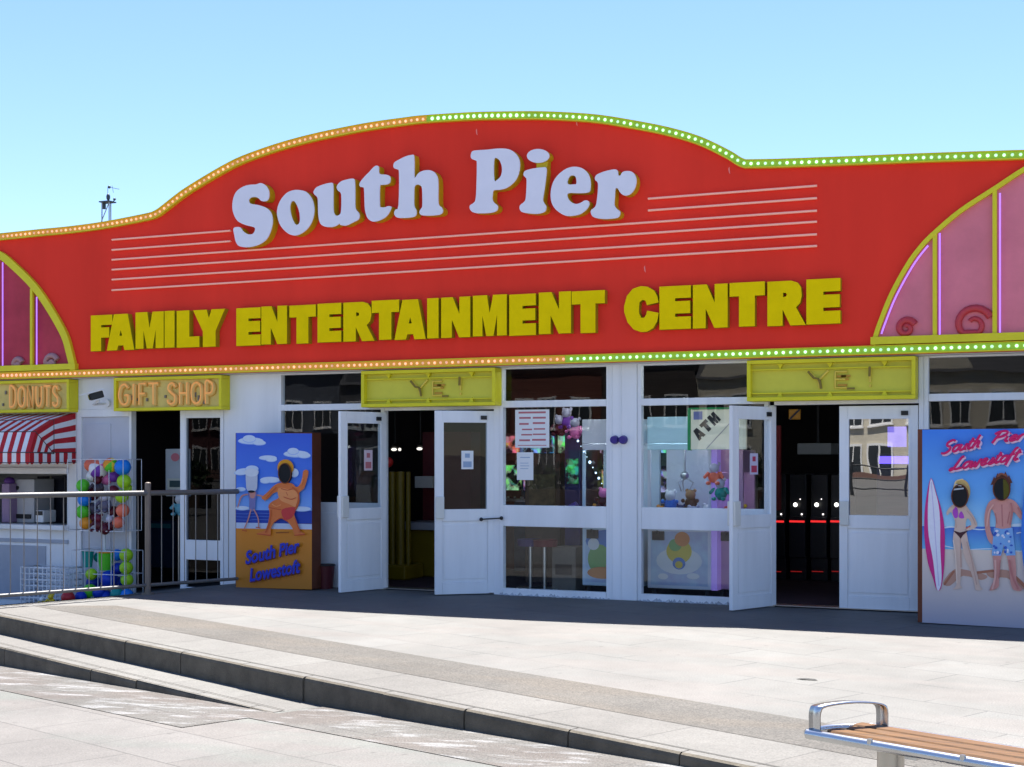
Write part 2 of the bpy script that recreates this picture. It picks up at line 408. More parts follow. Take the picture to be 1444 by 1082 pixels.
wallbox(p, px0, px1, 0, GT, -.05, .12)
p.box(px0 + .12, px0 + .135, -.062, -.05, 0, GT); p.box(px0 + .02, px0 + .03, -.058, -.05, 0, GT)
p.build('pillar', WHITE, BLD, bevel=.006)
for x, z in ((PX(869.5), 1.76), (PX(881.5), 1.76)):
    s = MB(); s.tube([(x, -.05, z), (x, -.10, z)], [.05, .042], 14); s.build('door_buzzer', mat('purple_plastic', (0.05, 0.03, 0.22), 0.3), BLD)

# roof, back, side walls, floor, ceiling of the interior
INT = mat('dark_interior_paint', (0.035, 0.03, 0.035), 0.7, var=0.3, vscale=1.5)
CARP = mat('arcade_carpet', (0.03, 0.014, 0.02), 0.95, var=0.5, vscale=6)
m = MB(); m.box(X_lk, X_end, .13, 13, 2.95, 3.25); m.build('roof', mat('felt_roof', (0.12, 0.12, 0.12), 0.9, var=.2), BLD)
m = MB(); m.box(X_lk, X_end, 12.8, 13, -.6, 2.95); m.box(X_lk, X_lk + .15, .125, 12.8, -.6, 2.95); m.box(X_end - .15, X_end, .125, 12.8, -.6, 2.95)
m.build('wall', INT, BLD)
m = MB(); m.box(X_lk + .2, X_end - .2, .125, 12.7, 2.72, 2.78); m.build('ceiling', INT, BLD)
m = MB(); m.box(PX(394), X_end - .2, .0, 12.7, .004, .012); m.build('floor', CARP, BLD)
m = MB(); m.box(PX(345), PX(345) + .1, .125, 12.7, -.5, 2.72); m.box(PX(104), PX(104) + .08, .125, 12.7, -.6, 2.72)
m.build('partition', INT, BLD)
LAMI = mat('pale_kiosk_lining', (0.5, 0.5, 0.52), 0.5, var=.1)
m = MB(); m.box(X_lk + .2, PX(104) - .003, 1.3, 1.36, -.6, 2.1); m.build('partition', LAMI, BLD)

# windows: frame (one mesh) > panes
def window(x0, x1, lower=True, name='window', x_up=None, mid=True):
    f = MB(); y0, y1 = -.035, .05; g = .045
    xu = x_up if x_up is not None else x1
    f.box(x0, x0 + g, y0, y1, 0, GT); f.box(x1 - g, x1, y0, y1, 0, GT)
    a, b = x0 + g + .001, x1 - g - .001
    f.box(a, b, y0, y1, zT, GT); f.box(a, b, y0 - .004, y1, zM0, zTb)
    f.box(a, b, y0, y1, zL0 if lower else 0.0, zM1)
    if lower: f.box(a, b, y0 - .01, y1, 0.0, zL1)
    else:
        f.box(a + .05, b - .05, y0 - .006, y0, 0.1, .9)
    W = f.build(name, WHITE2, BLD, bevel=.004)
    for z0, z1 in [(zTb, zT), (zM1, zM0)] + ([(zL1, zL0)] if lower else []):
        q = MB(); q.quad((a, .01, z0), (b, .01, z0), (b, .01, z1), (a, .01, z1)); q.build('pane', GLASS, W)
    return W
H1, H2 = -8.24, -6.816          # left pair of doors
H3, H4 = -3.57, -2.097          # right pair of doors
window(PX(394) + .002, H1 - .002, lower=False)
window(PX(706), PX(862) - .002)
window(PX(900) + .002, H3 - .06)
xc = H4 + .055
for i in range(4): window(xc + i * 1.75, xc + i * 1.75 + 1.745)
# door frames
for a, b in ((H1, H2), (H3, H4)):
    f = MB()
    f.box(a - .055 if a == H3 else a, a + .002, -.03, .06, 0, 2.115); f.box(b + .004, b + .053 if b == H4 else PX(706) - .002, -.03, .06, 0, GT)
    f.box(a, b + .002, -.028, .06, 2.118, 2.20); f.box(a, b + .002, -.02, .05, 2.202, GT)
    f.build('door_frame', WHITE2, BLD, bevel=.003)
    f = MB(); f.box(a, b, -.06, .1, .013, .022); f.build('threshold', STEEL, BLD)
# crumbled sill mortar at the foot of the glazing
rr = random.Random(3)
for x0, x1 in ((PX(706), PX(862)), (PX(902), H3 - .3)):
    x = x0; f = MB()
    while x < x1:
        l = rr.uniform(.025, .09); h_ = rr.uniform(.012, .04); d_ = rr.uniform(.01, .04); e_ = min(x1, x + l); f.add([(x, -.046, 0), (e_, -.046, 0), ((x + e_) / 2 + rr.uniform(-.01, .01), -.05 - d_, 0), (x + l * rr.uniform(.2, .8), -.046, h_)], [(0, 2, 3), (2, 1, 3)]); x += l * rr.uniform(.6, 1.1)
    f.build('sill_mortar', mat('flaking_white_sill', (0.55, 0.57, 0.6), 0.8, var=.4, vscale=20), BLD)

def door(hx, vec, w, label, gm=None):
    """leaf hung on hx at Y = 0; vec = direction from hinge to free edge"""
    ang = math.atan2(vec[1], vec[0]); M = Matrix.Translation((hx, 0, 0.012)) @ Matrix.Rotation(ang, 4, 'Z')
    h = 2.085; t = .022
    d = MB(); st = .085
    d.box(0.004, st, -t, t, 0, h); d.box(w - st, w, -t, t, 0, h)
    d.box(st + .001, w - st - .001, -t, t, 1.95, h); d.box(st + .001, w - st - .001, -t, t, .83, .965); d.box(st + .001, w - st - .001, -t, t, 0, .13)
    d.box(st + .001, w - st - .001, -t + .013, t - .013, .131, .829)
    for sy in (-1, 1):     # raised moulding round the lower panel and the bead round the glass
        for z0, z1 in ((.15, .81),):
            d.box(st + .02, w - st - .02, sy * (t - .013), sy * (t - .006), z0 + .02, z1 - .02)
        d.box(st - .012, st + .014, sy * t, sy * (t + .006), .95, 1.965); d.box(w - st - .014, w - st + .012, sy * t, sy * (t + .006), .95, 1.965)
    d.xform(M)
    D = d.build('door', WHITE2, BLD, bevel=.004)
    if label: D['label'] = label
    g = MB(); g.quad((st + .001, 0, .965), (w - st - .001, 0, .965), (w - st - .001, 0, 1.95), (st + .001, 0, 1.95)); g.xform(M); g.build('pane', gm or GLASS, D)
    hd = MB()
    for sy in (-1, 1):
        hd.box(w - .1, w - .005, sy * (t + .001), sy * (t + .03), .86, 1.11)
    hd.xform(M); hd.build('handle', mat('cream_push_plate', (.68, .67, .62), .4), D, bevel=.006)
    cl = MB()
    for sy in (-1, 1): cl.box(.10, .17, sy * (t + .001), sy * (t + .018), 1.985, 2.03)
    cl.xform(M); cl.build('closer_box', BLACK, D)
    return D
door(H1, (-.23, -.674), .712, 'door leaf folded right back beside the postcard board', GLASSL)
door(H2, (-.534, -.43), .70, 'half open door leaf with a small white notice', GLASSL)
door(H3, (-.289, -.677), .735, 'door leaf folded back over the crane machine window')
door(H4, (-1, -.03), .79, 'closed door leaf of the right hand entrance', GLASSM)
# bolt with dangling keeper between the half open leaf and the frame
b = MB(); b.tube([(-6.92, -.14, .86), (-6.70, -.07, .875)], .008, 8); b.ball((-6.92, -.14, .86), .022); b.ball((-6.70, -.07, .875), .022)
b.build('door_stay', BLACK, BLD)

# gift shop doorway: white panel door, open gap, glazed leaf
f = MB(); x0, x1 = PX(111), PX(188)
f.box(x0, x0 + .07, -.04, .06, -.5, 2.188); f.box(x1 - .04, x1, -.04, .06, -.5, 2.188); f.box(x0 + .071, x1 - .041, -.04, .06, 2.09, 2.188)
f.build('door_frame', WHITE2, BLD, bevel=.004)
d = MB(); d.box(x0 + .072, x1 - .3, -.01, .03, -.45, 2.089); d.box(x1 - .299, x1 - .042, -.018, .03, -.45, 2.089)
d.box(x0 + .12, x1 - .35, -.022, -.01, .95, 2.0); d.box(x0 + .12, x1 - .35, -.022, -.01, -.2, .8)
D = d.build('door', mat('grey_white_door', (.58, .6, .66), .45, var=.1), BLD, bevel=.005); D['label'] = 'plain white panel door beside the gift shop'
gx0, gx1 = PX(256), PX(317)
d = MB(); d.box(gx0, gx0 + .09, -.03, .03, -.16, 2.188); d.box(gx1 - .05, gx1, -.03, .03, -.16, 2.188)
d.box(gx0 + .091, gx1 - .051, -.03, .03, 2.06, 2.188); d.box(gx0 + .091, gx1 - .051, -.03, .03, .27, .52); d.box(gx0 + .091, gx1 - .051, -.03, .03, -.16, -.08)
D = d.build('door', WHITE2, BLD, bevel=.004); D['label'] = 'narrow glazed door leaf of the gift shop'
q = MB(); q.quad((gx0 + .09, 0, .52), (gx1 - .05, 0, .52), (gx1 - .05, 0, 2.06), (gx0 + .09, 0, 2.06)); q.quad((gx0 + .09, 0, -.08), (gx1 - .05, 0, -.08), (gx1 - .05, 0, .27), (gx0 + .09, 0, .27))
q.build('pane', GLASSD, D)
# kiosk hatch: counter shelf and mouldings
f = MB(); kx0, kx1 = PX(-60), PX(99)
f.box(kx0, kx1, -.14, .10, .60, .665); f.build('counter_top', WHITE2, BLD, bevel=.008)
f = MB(); f.box(kx0 + .1, kx1 - .38, -.045, -.03, -.35, .38); f.box(kx0, kx1, -.05, -.03, .42, .47)
f.build('counter_panel', mat('grey_blue_panel', (.42, .45, .52), .5, var=.12), BLD, bevel=.004)
f = MB(); f.box(kx0, kx1, -.075, -.031, 1.345, 1.42); f.build('hatch_lintel', WHITE2, BLD, bevel=.005)
# ------------------------------------------------------------------ red fascia
FY = -0.20
top_px = [(-180, 350), (-60, 340), (0, 334.7), (60, 328.5), (100, 324.7), (150, 318), (200, 308.5), (218, 304.5), (226, 300.5), (236, 293), (248, 283.5), (262, 273), (280, 261.5), (300, 249.5),
          (322, 237), (346, 225.4), (391, 209.4), (437, 196.6), (483, 186.6), (528, 178.3), (574, 172), (600, 169), (665, 165), (710, 164), (757, 163.7), (800, 165.2),
          (848, 169), (900, 177.5), (940, 185.5), (975, 195), (1000, 204.6), (1030, 219.7), (1043, 228), (1052, 231.8), (1100, 231), (1200, 227.5), (1300, 223.5), (1444, 219), (1600, 214), (1800, 209)]
top = [P(x, y, FY) for x, y in top_px]
ZB0, ZB1 = 2.60, 2.705                  # bottom light strip
FASC = thing('fascia_sign', 'big red arched fascia with white and yellow raised lettering', 'shop sign', (-6.5, FY, ZB1))
poly = [(top[0].x, ZB0 - .0), (top[-1].x, ZB0 - .0)] + [(p.x, p.z - .035) for p in reversed(top)]
m = MB(); m.prism([poly], FY, FY + .18, 0, 1, back=True)
m.build('panel', [RED, mat('fascia_back', (.2, .2, .2), .8)], FASC)
# timber props behind the parapet
# scuffs and drips on the red paint
sc = MB(); 
for (x, y) in ((671, 184), (812, 171), (908, 377), (1027, 238)):
    a = P(x, y, FY - .002); sc.prism([[(a.x, a.z), (a.x + .012, a.z + .02), (a.x + .02, a.z - .06), (a.x + .006, a.z - .04)]], FY - .002, FY - .002)
sc.build('scuff', mat('pale_scuff', (.95, .26, .22), .6), FASC)

# six parallel tubes, the upper two interrupted by the big lettering
Lx, Rx = 158, 1152
yl = [338.4, 352.7, 366.6, 380.6, 394.6, 409.5]; yr = [262.2, 279.6, 297.3, 312.8, 330.6, 347]
def tube_line(x0, x1, i):
    f = lambda x: yl[i] + (yr[i] - yl[i]) * (x - Lx) / (Rx - Lx)
    a, b = P(x0, f(x0), FY - .03), P(x1, f(x1), FY - .03)
    z = (a.z + b.z) / 2 if x1 - x0 > 600 else None
    m = MB(); m.tube([a, b], .0125, 8)
    for t in [j / 8 for j in range(9)]:
        q = a.lerp(b, min(.995, max(.005, t))); m.box(q.x - .006, q.x + .006, FY - .028, FY - .001, q.z - .006, q.z + .006)
    m.build('neon_line', STRIPE, FASC)
for i in range(6):
    if i < 2: tube_line(158, 325, i); tube_line(914 if i == 0 else 914, 1152, i)
    else: tube_line(158, 1152, i)

# ------------------------------------------------------------------ big white script letters, each traced and given real depth
def T(ox, oy, k, pts): return [(ox + x / k, oy + y / k) for x, y in pts]
k1, k3 = 7.2125, 8.321
LET = {
 'S': [T(320, 210, k1, [(345,348),(395,375),(425,425),(428,490),(405,530),(350,530),(318,500),(280,490),(240,498),(222,525),(240,558),(320,572),(400,602),(448,650),(465,730),(450,820),(410,910),(340,968),(230,1000),(130,992),(92,950),(75,880),(65,812),(100,795),(138,802),(165,840),(210,868),(255,868),(280,842),(284,805),(250,790),(180,772),(110,735),(70,670),(54,590),(65,500),(100,430),(170,382),(240,365),(295,362)])],
 'o': [T(320, 210, k1, [(720,418),(800,435),(860,500),(888,600),(875,710),(830,800),(760,860),(690,882),(620,860),(550,790),(515,700),(510,620),(540,530),(600,455),(660,425)]),
       T(320, 210, k1, [(680,530),(712,575),(738,655),(740,740),(718,772),(690,762),(660,700),(642,615),(650,550)])],
 'u': [[(442,270.5),(446,264.5),(455,260.5),(466,258),(469.8,261),(470,285),(470.5,299),(474,304.2),(479,302.5),(481,296),(481,274),(476.5,269),(474.8,263),(480,256.5),(488.3,253.4),(496.6,252),(500.2,255),(500.8,275),(501.2,294),(506.3,301),(506,309),(498,313.7),(488.3,318.2),(480,317.4),(479,315.4),(474,318.6),(467,320.4),(458,319.6),(451.7,315.4),(449,305.7),(448.3,290),(447.6,279),(443.4,274.5)]],
 't': [T(480, 200, k1, [(365,243),(390,258),(396,325),(465,335),(500,350),(510,385),(492,428),(425,440),(402,455),(400,640),(412,665),(450,667),(490,655),(517,662),(512,690),(470,758),(400,800),(330,812),(280,782),(255,720),(246,650),(240,482),(225,462),(200,458),(193,430),(210,398),(250,350),(290,310),(330,265)])],
 'h': [T(480, 200, k1, [(538,250),(548,212),(590,185),(660,150),(720,135),(750,152),(752,340),(760,365),(795,318),(850,293),(910,290),(960,315),(990,370),(996,460),(997,630),(1030,668),(1042,710),(1010,742),(900,752),(820,745),(803,712),(820,680),(833,645),(830,480),(812,445),(780,435),(756,452),(750,500),(750,650),(770,690),(772,740),(740,766),(640,776),(570,768),(546,728),(560,690),(590,650),(596,320),(578,282),(550,272)])],
 'P': [T(650, 195, k3, [(115,220),(122,168),(160,145),(300,135),(450,120),(560,130),(630,170),(680,240),(692,330),(670,440),(620,520),(540,582),(460,605),(385,612),(372,660),(370,720),(390,758),(430,792),(428,840),(380,870),(270,882),(160,876),(110,842),(103,792),(150,758),(170,720),(180,600),(186,300),(172,262),(130,246)]),
       T(650, 195, k3, [(390,248),(440,248),(470,300),(482,370),(468,440),(432,482),(390,490)])],
 'i': [T(650, 195, k3, [(735,412),(758,380),(850,355),(950,343),(1000,348),(1002,420),(980,600),(962,720),(978,765),(1000,800),(988,858),(920,885),(830,886),(720,868),(688,830),(695,785),(738,750),(760,700),(770,500),(757,462),(737,440)])],
 'e': [T(770, 200, k3, [(330,293),(420,310),(490,370),(520,450),(522,540),(502,592),(400,604),(262,604),(255,655),(290,705),(350,730),(410,715),(450,690),(495,695),(507,740),(470,800),(400,850),(310,870),(220,865),(130,810),(75,740),(54,650),(60,550),(90,460),(150,380),(240,315)]),
       T(770, 200, k3, [(258,498),(255,450),(280,405),(320,395),(350,420),(356,488),(330,500)])],
 'r': [T(770, 200, k3, [(573,420),(600,383),(680,350),(760,330),(815,325),(842,345),(848,392),(872,396),(892,362),(930,345),(1000,350),(1048,400),(1060,480),(1030,570),(970,626),(905,626),(862,585),(840,548),(815,552),(808,640),(802,740),(830,788),(870,822),(856,880),(800,900),(680,907),(570,890),(530,852),(528,802),(580,758),(600,650),(610,520),(600,470),(580,455)])],
}
LD = .115
dot = T(650, 195, k3, ell(905, 208, 132, 82, 22))
for ch in 'SouthPier':
    y0 = FY - LD - .012
    def topl(l, n=3): return [(q.x, q.z) for q in (P(x, y, y0) for x, y in l)]
    loops = [topl(sm(l, 3)) for l in LET[ch]]
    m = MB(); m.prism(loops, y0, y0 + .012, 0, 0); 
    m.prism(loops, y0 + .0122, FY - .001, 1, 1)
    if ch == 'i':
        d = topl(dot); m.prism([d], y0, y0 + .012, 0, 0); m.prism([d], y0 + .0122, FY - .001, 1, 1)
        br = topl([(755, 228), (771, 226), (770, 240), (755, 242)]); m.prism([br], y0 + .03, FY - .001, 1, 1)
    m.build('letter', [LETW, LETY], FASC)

# ------------------------------------------------------------------ yellow block capitals
GL = {
 'E': [[(0,0),(1,0),(1,.285),(.5,.285),(.5,.36),(.98,.36),(.98,.645),(.5,.645),(.5,.715),(1,.715),(1,1),(0,1)]],
 'F': [[(0,0),(.48,0),(.48,.37),(.86,.37),(.86,.655),(.48,.655),(.48,.72),(1,.72),(1,1),(0,1)]],
 'A': [[(0,0),(.37,0),(.42,.13),(.6,.13),(.645,0),(1,0),(.76,1),(.26,1)], [(.46,.40),(.56,.40),(.51,.56)]],
 'M': [[(0,0),(.285,0),(.285,.5),(.40,0),(.61,0),(.715,.5),(.715,0),(1,0),(1,1),(.60,1),(.5,.56),(.42,1),(0,1)]],
 'N': [[(0,0),(.37,0),(.37,.44),(.62,0),(1,0),(1,1),(.63,1),(.63,.58),(.4,1),(0,1)]],
 'I': [[(0,0),(1,0),(1,1),(0,1)]],
 'L': [[(0,0),(1,0),(1,.29),(.56,.29),(.56,1),(0,1)]],
 'Y': [[(.31,0),(.71,0),(.71,.42),(1,1),(.58,1),(.5,.77),(.43,1),(0,1),(.31,.42)]],
 'T': [[(.27,0),(.72,0),(.72,.69),(1,.69),(1,1),(0,1),(0,.69),(.27,.69)]],
 'R': [[(0,0),(.40,0),(.40,.36),(.60,0),(1,0),(.75,.40),(.86,.50),(.90,.66),(.88,.84),(.79,.95),(.62,1),(0,1)], [(.41,.64),(.41,.74),(.49,.73),(.51,.69),(.49,.65)]],
 'C': [[(1,.40),(.96,.22),(.84,.07),(.66,0),(.48,0),(.28,.06),(.1,.22),(0,.45),(0,.58),(.08,.80),(.25,.95),(.48,1),(.68,.98),(.87,.89),(.96,.77),(1,.63),(.66,.58),(.62,.68),(.53,.70),(.45,.65),(.43,.52),(.44,.40),(.5,.31),(.58,.31),(.64,.37),(.67,.46)]],
}
XS = [('F',127.8,158),('A',150.5,189.3),('M',190.8,230.5),('I',232,246),('L',249,281),('Y',272,317),
      ('E',333,367.2),('N',368.4,404.5),('T',408,445.2),('E',447.6,481),('R',484,528),('T',524,562.6),('A',556,600),('I',602.3,618.3),('N',622,663),('M',666.5,714.3),('E',718,755.5),('N',759.6,805),('T',806,852.8),
      ('C',880,928.6),('E',929.7,974),('N',977,1026),('T',1028.6,1078.3),('R',1082,1136),('E',1137,1185)]
BD = .085; yb = FY - BD
def ctop(x): return 445.2 - .0511 * (x - 128)
def cbot(x): return 495.6 - .0382 * (x - 128)
for i, (ch, a, b) in enumerate(XS):
    A, B = P(a, 470, yb).x, P(b, 470, yb).x
    za = P(a, ctop(a), yb).z; zb = P(a, cbot(a), yb).z
    zt = P(657, ctop(657), yb).z; z0 = P(657, cbot(657), yb).z
    off = random.Random(i * 7 + 1).uniform(-.006, .006)
    y0 = yb + random.Random(i).uniform(0, .004)
    loops = [[(A + (B - A) * u, z0 + (zt - z0) * v + off) for u, v in l] for l in GL[ch]]
    if ch == 'C':
        lo, hi = -.035, 1.035
        loops = [[(A + (B - A) * u, z0 + (zt - z0) * (lo + (hi - lo) * v)) for u, v in l] for l in GL[ch]]
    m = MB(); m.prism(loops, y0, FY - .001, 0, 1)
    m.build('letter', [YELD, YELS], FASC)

# ------------------------------------------------------------------ strips of light bulbs along the edges
ORG = mat('warm_bulb', (.9, .58, .42), .3, emit=(1.0, .42, .22), estr=.55)
GRN = mat('green_white_bulb', (.8, .95, .8), .3, emit=(.50, 1.0, .55), estr=.85)
STR_O = mat('orange_lit_strip', (.62, .40, .05), .5, var=.15, vscale=8, emit=(1.0, .35, .06), estr=.12)
STR_G = mat('green_lit_strip', (.40, .55, .05), .5, var=.15, vscale=8, emit=(.25, .8, .05), estr=.08)
def light_strip(path, half, rail_m, bulb_m, label, keep_right=True):
    """path of (x, z); a rail with a lit back, a yellow lip on each side, and bulbs"""
    mid = path[len(path) // 2]
    T_ = thing('light_strip', label, 'light strip', (mid[0], FY, mid[1]), 'bulb strips edging the red fascia')
    def offs(d):
        out = []
        for i, p in enumerate(path):
            a = Vector(path[max(0, i - 1)]); b = Vector(path[min(len(path) - 1, i + 1)]); t = (b - a).normalized()
            out.append((p[0] - t.y * d, p[1] + t.x * d))
        return out
    lo, hi = offs(-half), offs(half)
    m = MB(); m.prism([lo + hi[::-1]], FY - .03, FY + .02, 0, 0); m.build('rail', rail_m, T_)
    m = MB()
    for d0, d1 in ((-half - .014, -half - .0005), (half + .0005, half + .009)):
        a, b = offs(d0), offs(d1); m.prism([a + b[::-1]], FY - .055, FY + .02, 0, 0)
    m.build('edge_lip', YEL, T_)
    # bulbs
    pts = []; acc = 0; step = .076
    for a, b in zip(path[:-1], path[1:]):
        a, b = Vector(a), Vector(b); L = (b - a).length; t = -acc
        while t + step <= L + 1e-9:
            t += step; pts.append(a.lerp(b, t / L))
        acc = L - t
    pts.sort(key=lambda p: -p.x)
    me = None
    for p in pts[:100]:
        if me is None:
            b = MB(); b.ball((0, 0, 0), .0165, seg=10, rings=7, sc=(1, .8, 1)); o = b.build('bulb', bulb_m, None, loc=(0, 0, 0)); me = o
        else:
            o = me.copy(); COL.objects.link(o)
        o.parent = T_; o.location = (p.x - mid[0], -.036, p.y - mid[1])
    if len(pts) > 100:
        b = MB()
        for p in pts[100:]: b.ball((p.x, FY - .036, p.y), .021, seg=8, rings=6, sc=(1, .8, 1))
        b.build('bulb', bulb_m, T_, kind='stuff')
def dens(l, n=3): return sm(l, n, False)
tp = [(p.x, p.z) for p in top]
iS = 21
# corner points stay sharp at the two notches
def path_top():
    i0 = next(i for i, q in enumerate(top_px) if q[0] == 226) - 1; i1 = next(i for i, q in enumerate(top_px) if q[0] == 1052)
    return dens(tp[:i0 + 1])[:-1] + dens(tp[i0:i1 + 1])[:-1] + dens(tp[i1:])
pt = path_top(); xs_ = PX(603, FY)
for i_ in range(len(pt) - 1):
    if pt[i_][0] < xs_ < pt[i_ + 1][0]:
        t_ = (xs_ - pt[i_][0]) / (pt[i_ + 1][0] - pt[i_][0]); zc_ = pt[i_][1] + t_ * (pt[i_ + 1][1] - pt[i_][1])
        pt[i_ + 1:i_ + 1] = [(xs_ - .002, zc_), (xs_ + .002, zc_)]; break
light_strip([p for p in pt if p[0] <= xs_], .034, STR_O, ORG, 'orange glowing bulb strip along the left half of the arched top edge')
light_strip([p for p in pt if p[0] > xs_], .034, STR_G, GRN, 'green glowing bulb strip along the right half of the arched top edge')
zb = (ZB0 + ZB1) / 2; xs_ = PX(798, FY)
light_strip([(top[0].x, zb), (xs_ - .002, zb)], .034, STR_O, ORG, 'orange glowing bulb strip along the bottom edge above the gift shop')
light_strip([(xs_ + .002, zb), (top[-1].x, zb)], .034, STR_G, GRN, 'green glowing bulb strip along the bottom edge above the right entrance')
m = MB(); m.box(top[0].x, top[-1].x, FY + .03, -.032, 2.59, 2.61); m.build('soffit', mat('soffit_white', (.6, .6, .6), .6), FASC)

# ------------------------------------------------------------------ quarter-arch glazed panels in the fascia
PUR = mat('purple_neon', (.6, .3, .9), .3, emit=(.36, .14, 1.0), estr=.6)
def arch(outer_px, width, mull_px, tube_px, base_y, label, pane_m, side, deco):
    yA = FY - .05
    o = [(q.x, q.z) for q in (P(x, y, yA) for x, y in sm(outer_px, 4, False))]
    zb = ZB1 + .03
    T_ = thing('arched_window', label, 'arched window', ((o[0][0] + o[-1][0]) / 2, FY, zb), 'quarter arch windows at the ends of the fascia')
    inn = []
    for i, p in enumerate(o):
        a = Vector(o[max(0, i - 1)]); b = Vector(o[min(len(o) - 1, i + 1)]); t = (b - a).normalized()
        inn.append((p[0] + t.y * width * side, p[1] - t.x * width * side))
    m = MB(); m.prism([o + inn[::-1]], yA, FY - .0005, 0, 0, back=False)
    x0, x1 = (o[0][0], o[-1][0])
    lo, hi = min(x0, x1), max(x0, x1)
    m.box(lo, hi, yA - .02, FY - .001, zb - .03, zb + .045)
    m.build('frame', YEL, T_)
    for mx in mull_px:
        X = PX(mx, yA); zt = max(z for (x, z) in [min(inn, key=lambda q: abs(q[0] - X))])
        m = MB(); m.box(X - .02, X + .02, yA + .004, FY - .006, zb + .046, zt + .01); m.build('mullion', YEL, T_)
    for tx in tube_px:
        X = PX(tx, yA); zt = max(z for (x, z) in [min(inn, key=lambda q: abs(q[0] - X))])
        m = MB(); m.tube([(X, yA + .01, zb + .05), (X, yA + .01, zt - .03)], .009, 8); m.build('neon_tube', PUR, T_)
    # glazed field set on the fascia
    fld = [p for p in inn]
    corner = (fld[-1][0], zb + .045) if side > 0 else (fld[0][0], zb + .045)
    pl = [(max(lo, min(hi, x)), max(zb + .0455, z)) for x, z in fld]
    rising = o[-1][1] > o[0][1]
    poly = pl + ([(pl[-1][0], zb + .0455)] if rising else [(pl[0][0], zb + .0455)])
    m = MB(); m.prism([poly[::-1]], FY - .004, FY - .004); m.build('pane', pane_m, T_)
    if rising:
        tb = [(x, yA + .01, z) for x, z in inn[2:22]]
        tb = [(x + .025, y, z - .01) for x, y, z in tb if z > zb + .08]
        if len(tb) > 2: m = MB(); m.tube(tb, .009, 8); m.build('neon_tube', PUR, T_)
    # moulded scroll shapes standing along the bottom of the field
    for cx, cy, r, nn in deco:
        c = P(cx, cy, FY - .02); m = MB()
        pts = [(c.x + r * (1 - .75 * t) * math.cos(2.6 * math.pi * t + .4), FY - .022, max(zb + .06, c.z + r * (1 - .75 * t) * math.sin(2.6 * math.pi * t + .4))) for t in [i / 26 for i in range(27)]]
        m.tube(pts, [.034 * (1.15 - .5 * i / 26) for i in range(27)], 7)
        m.build('scroll_ornament', SCR if rising else SCR2, T_)
    return T_
SCR = mat('red_scroll', (.55, .05, .06), .35); SCR2 = mat('pale_scroll', (.42, .22, .22), .4)
PANE_R = mat('pink_acrylic', (.85, .24, .29), .3, spec=.12, var=.22, vscale=1.6)
PANE_L = mat('deep_red_acrylic', (.55, .055, .085), .3, spec=.12, var=.35, vscale=2)
arch([(1228, 486), (1233, 468), (1239, 451), (1254, 414), (1277, 372), (1296, 346), (1314.5, 327), (1352, 295), (1401, 263), (1444, 235), (1490, 212), (1560, 196)], .045, [1318, 1402.5, 1500], [1325, 1410], 480,
     'pink quarter arch window with purple neon above the right entrance', PANE_R, 1, [(1278, 463, .09, 1), (1372, 458, .18, 1)])
arch([(-128, 420), (-112, 384), (-84, 360), (-55, 349.5), (-28, 347.5), (0, 354.7), (20, 370), (50, 400), (73, 433), (93, 469), (101, 495), (107, 521)], .10, [43.5, -40], [3, 51], 520,
     'dark red quarter arch window with purple neon above the doughnut hatch', PANE_L, 1, [(72, 513, .12, 1), (25, 515, .09, 1)])
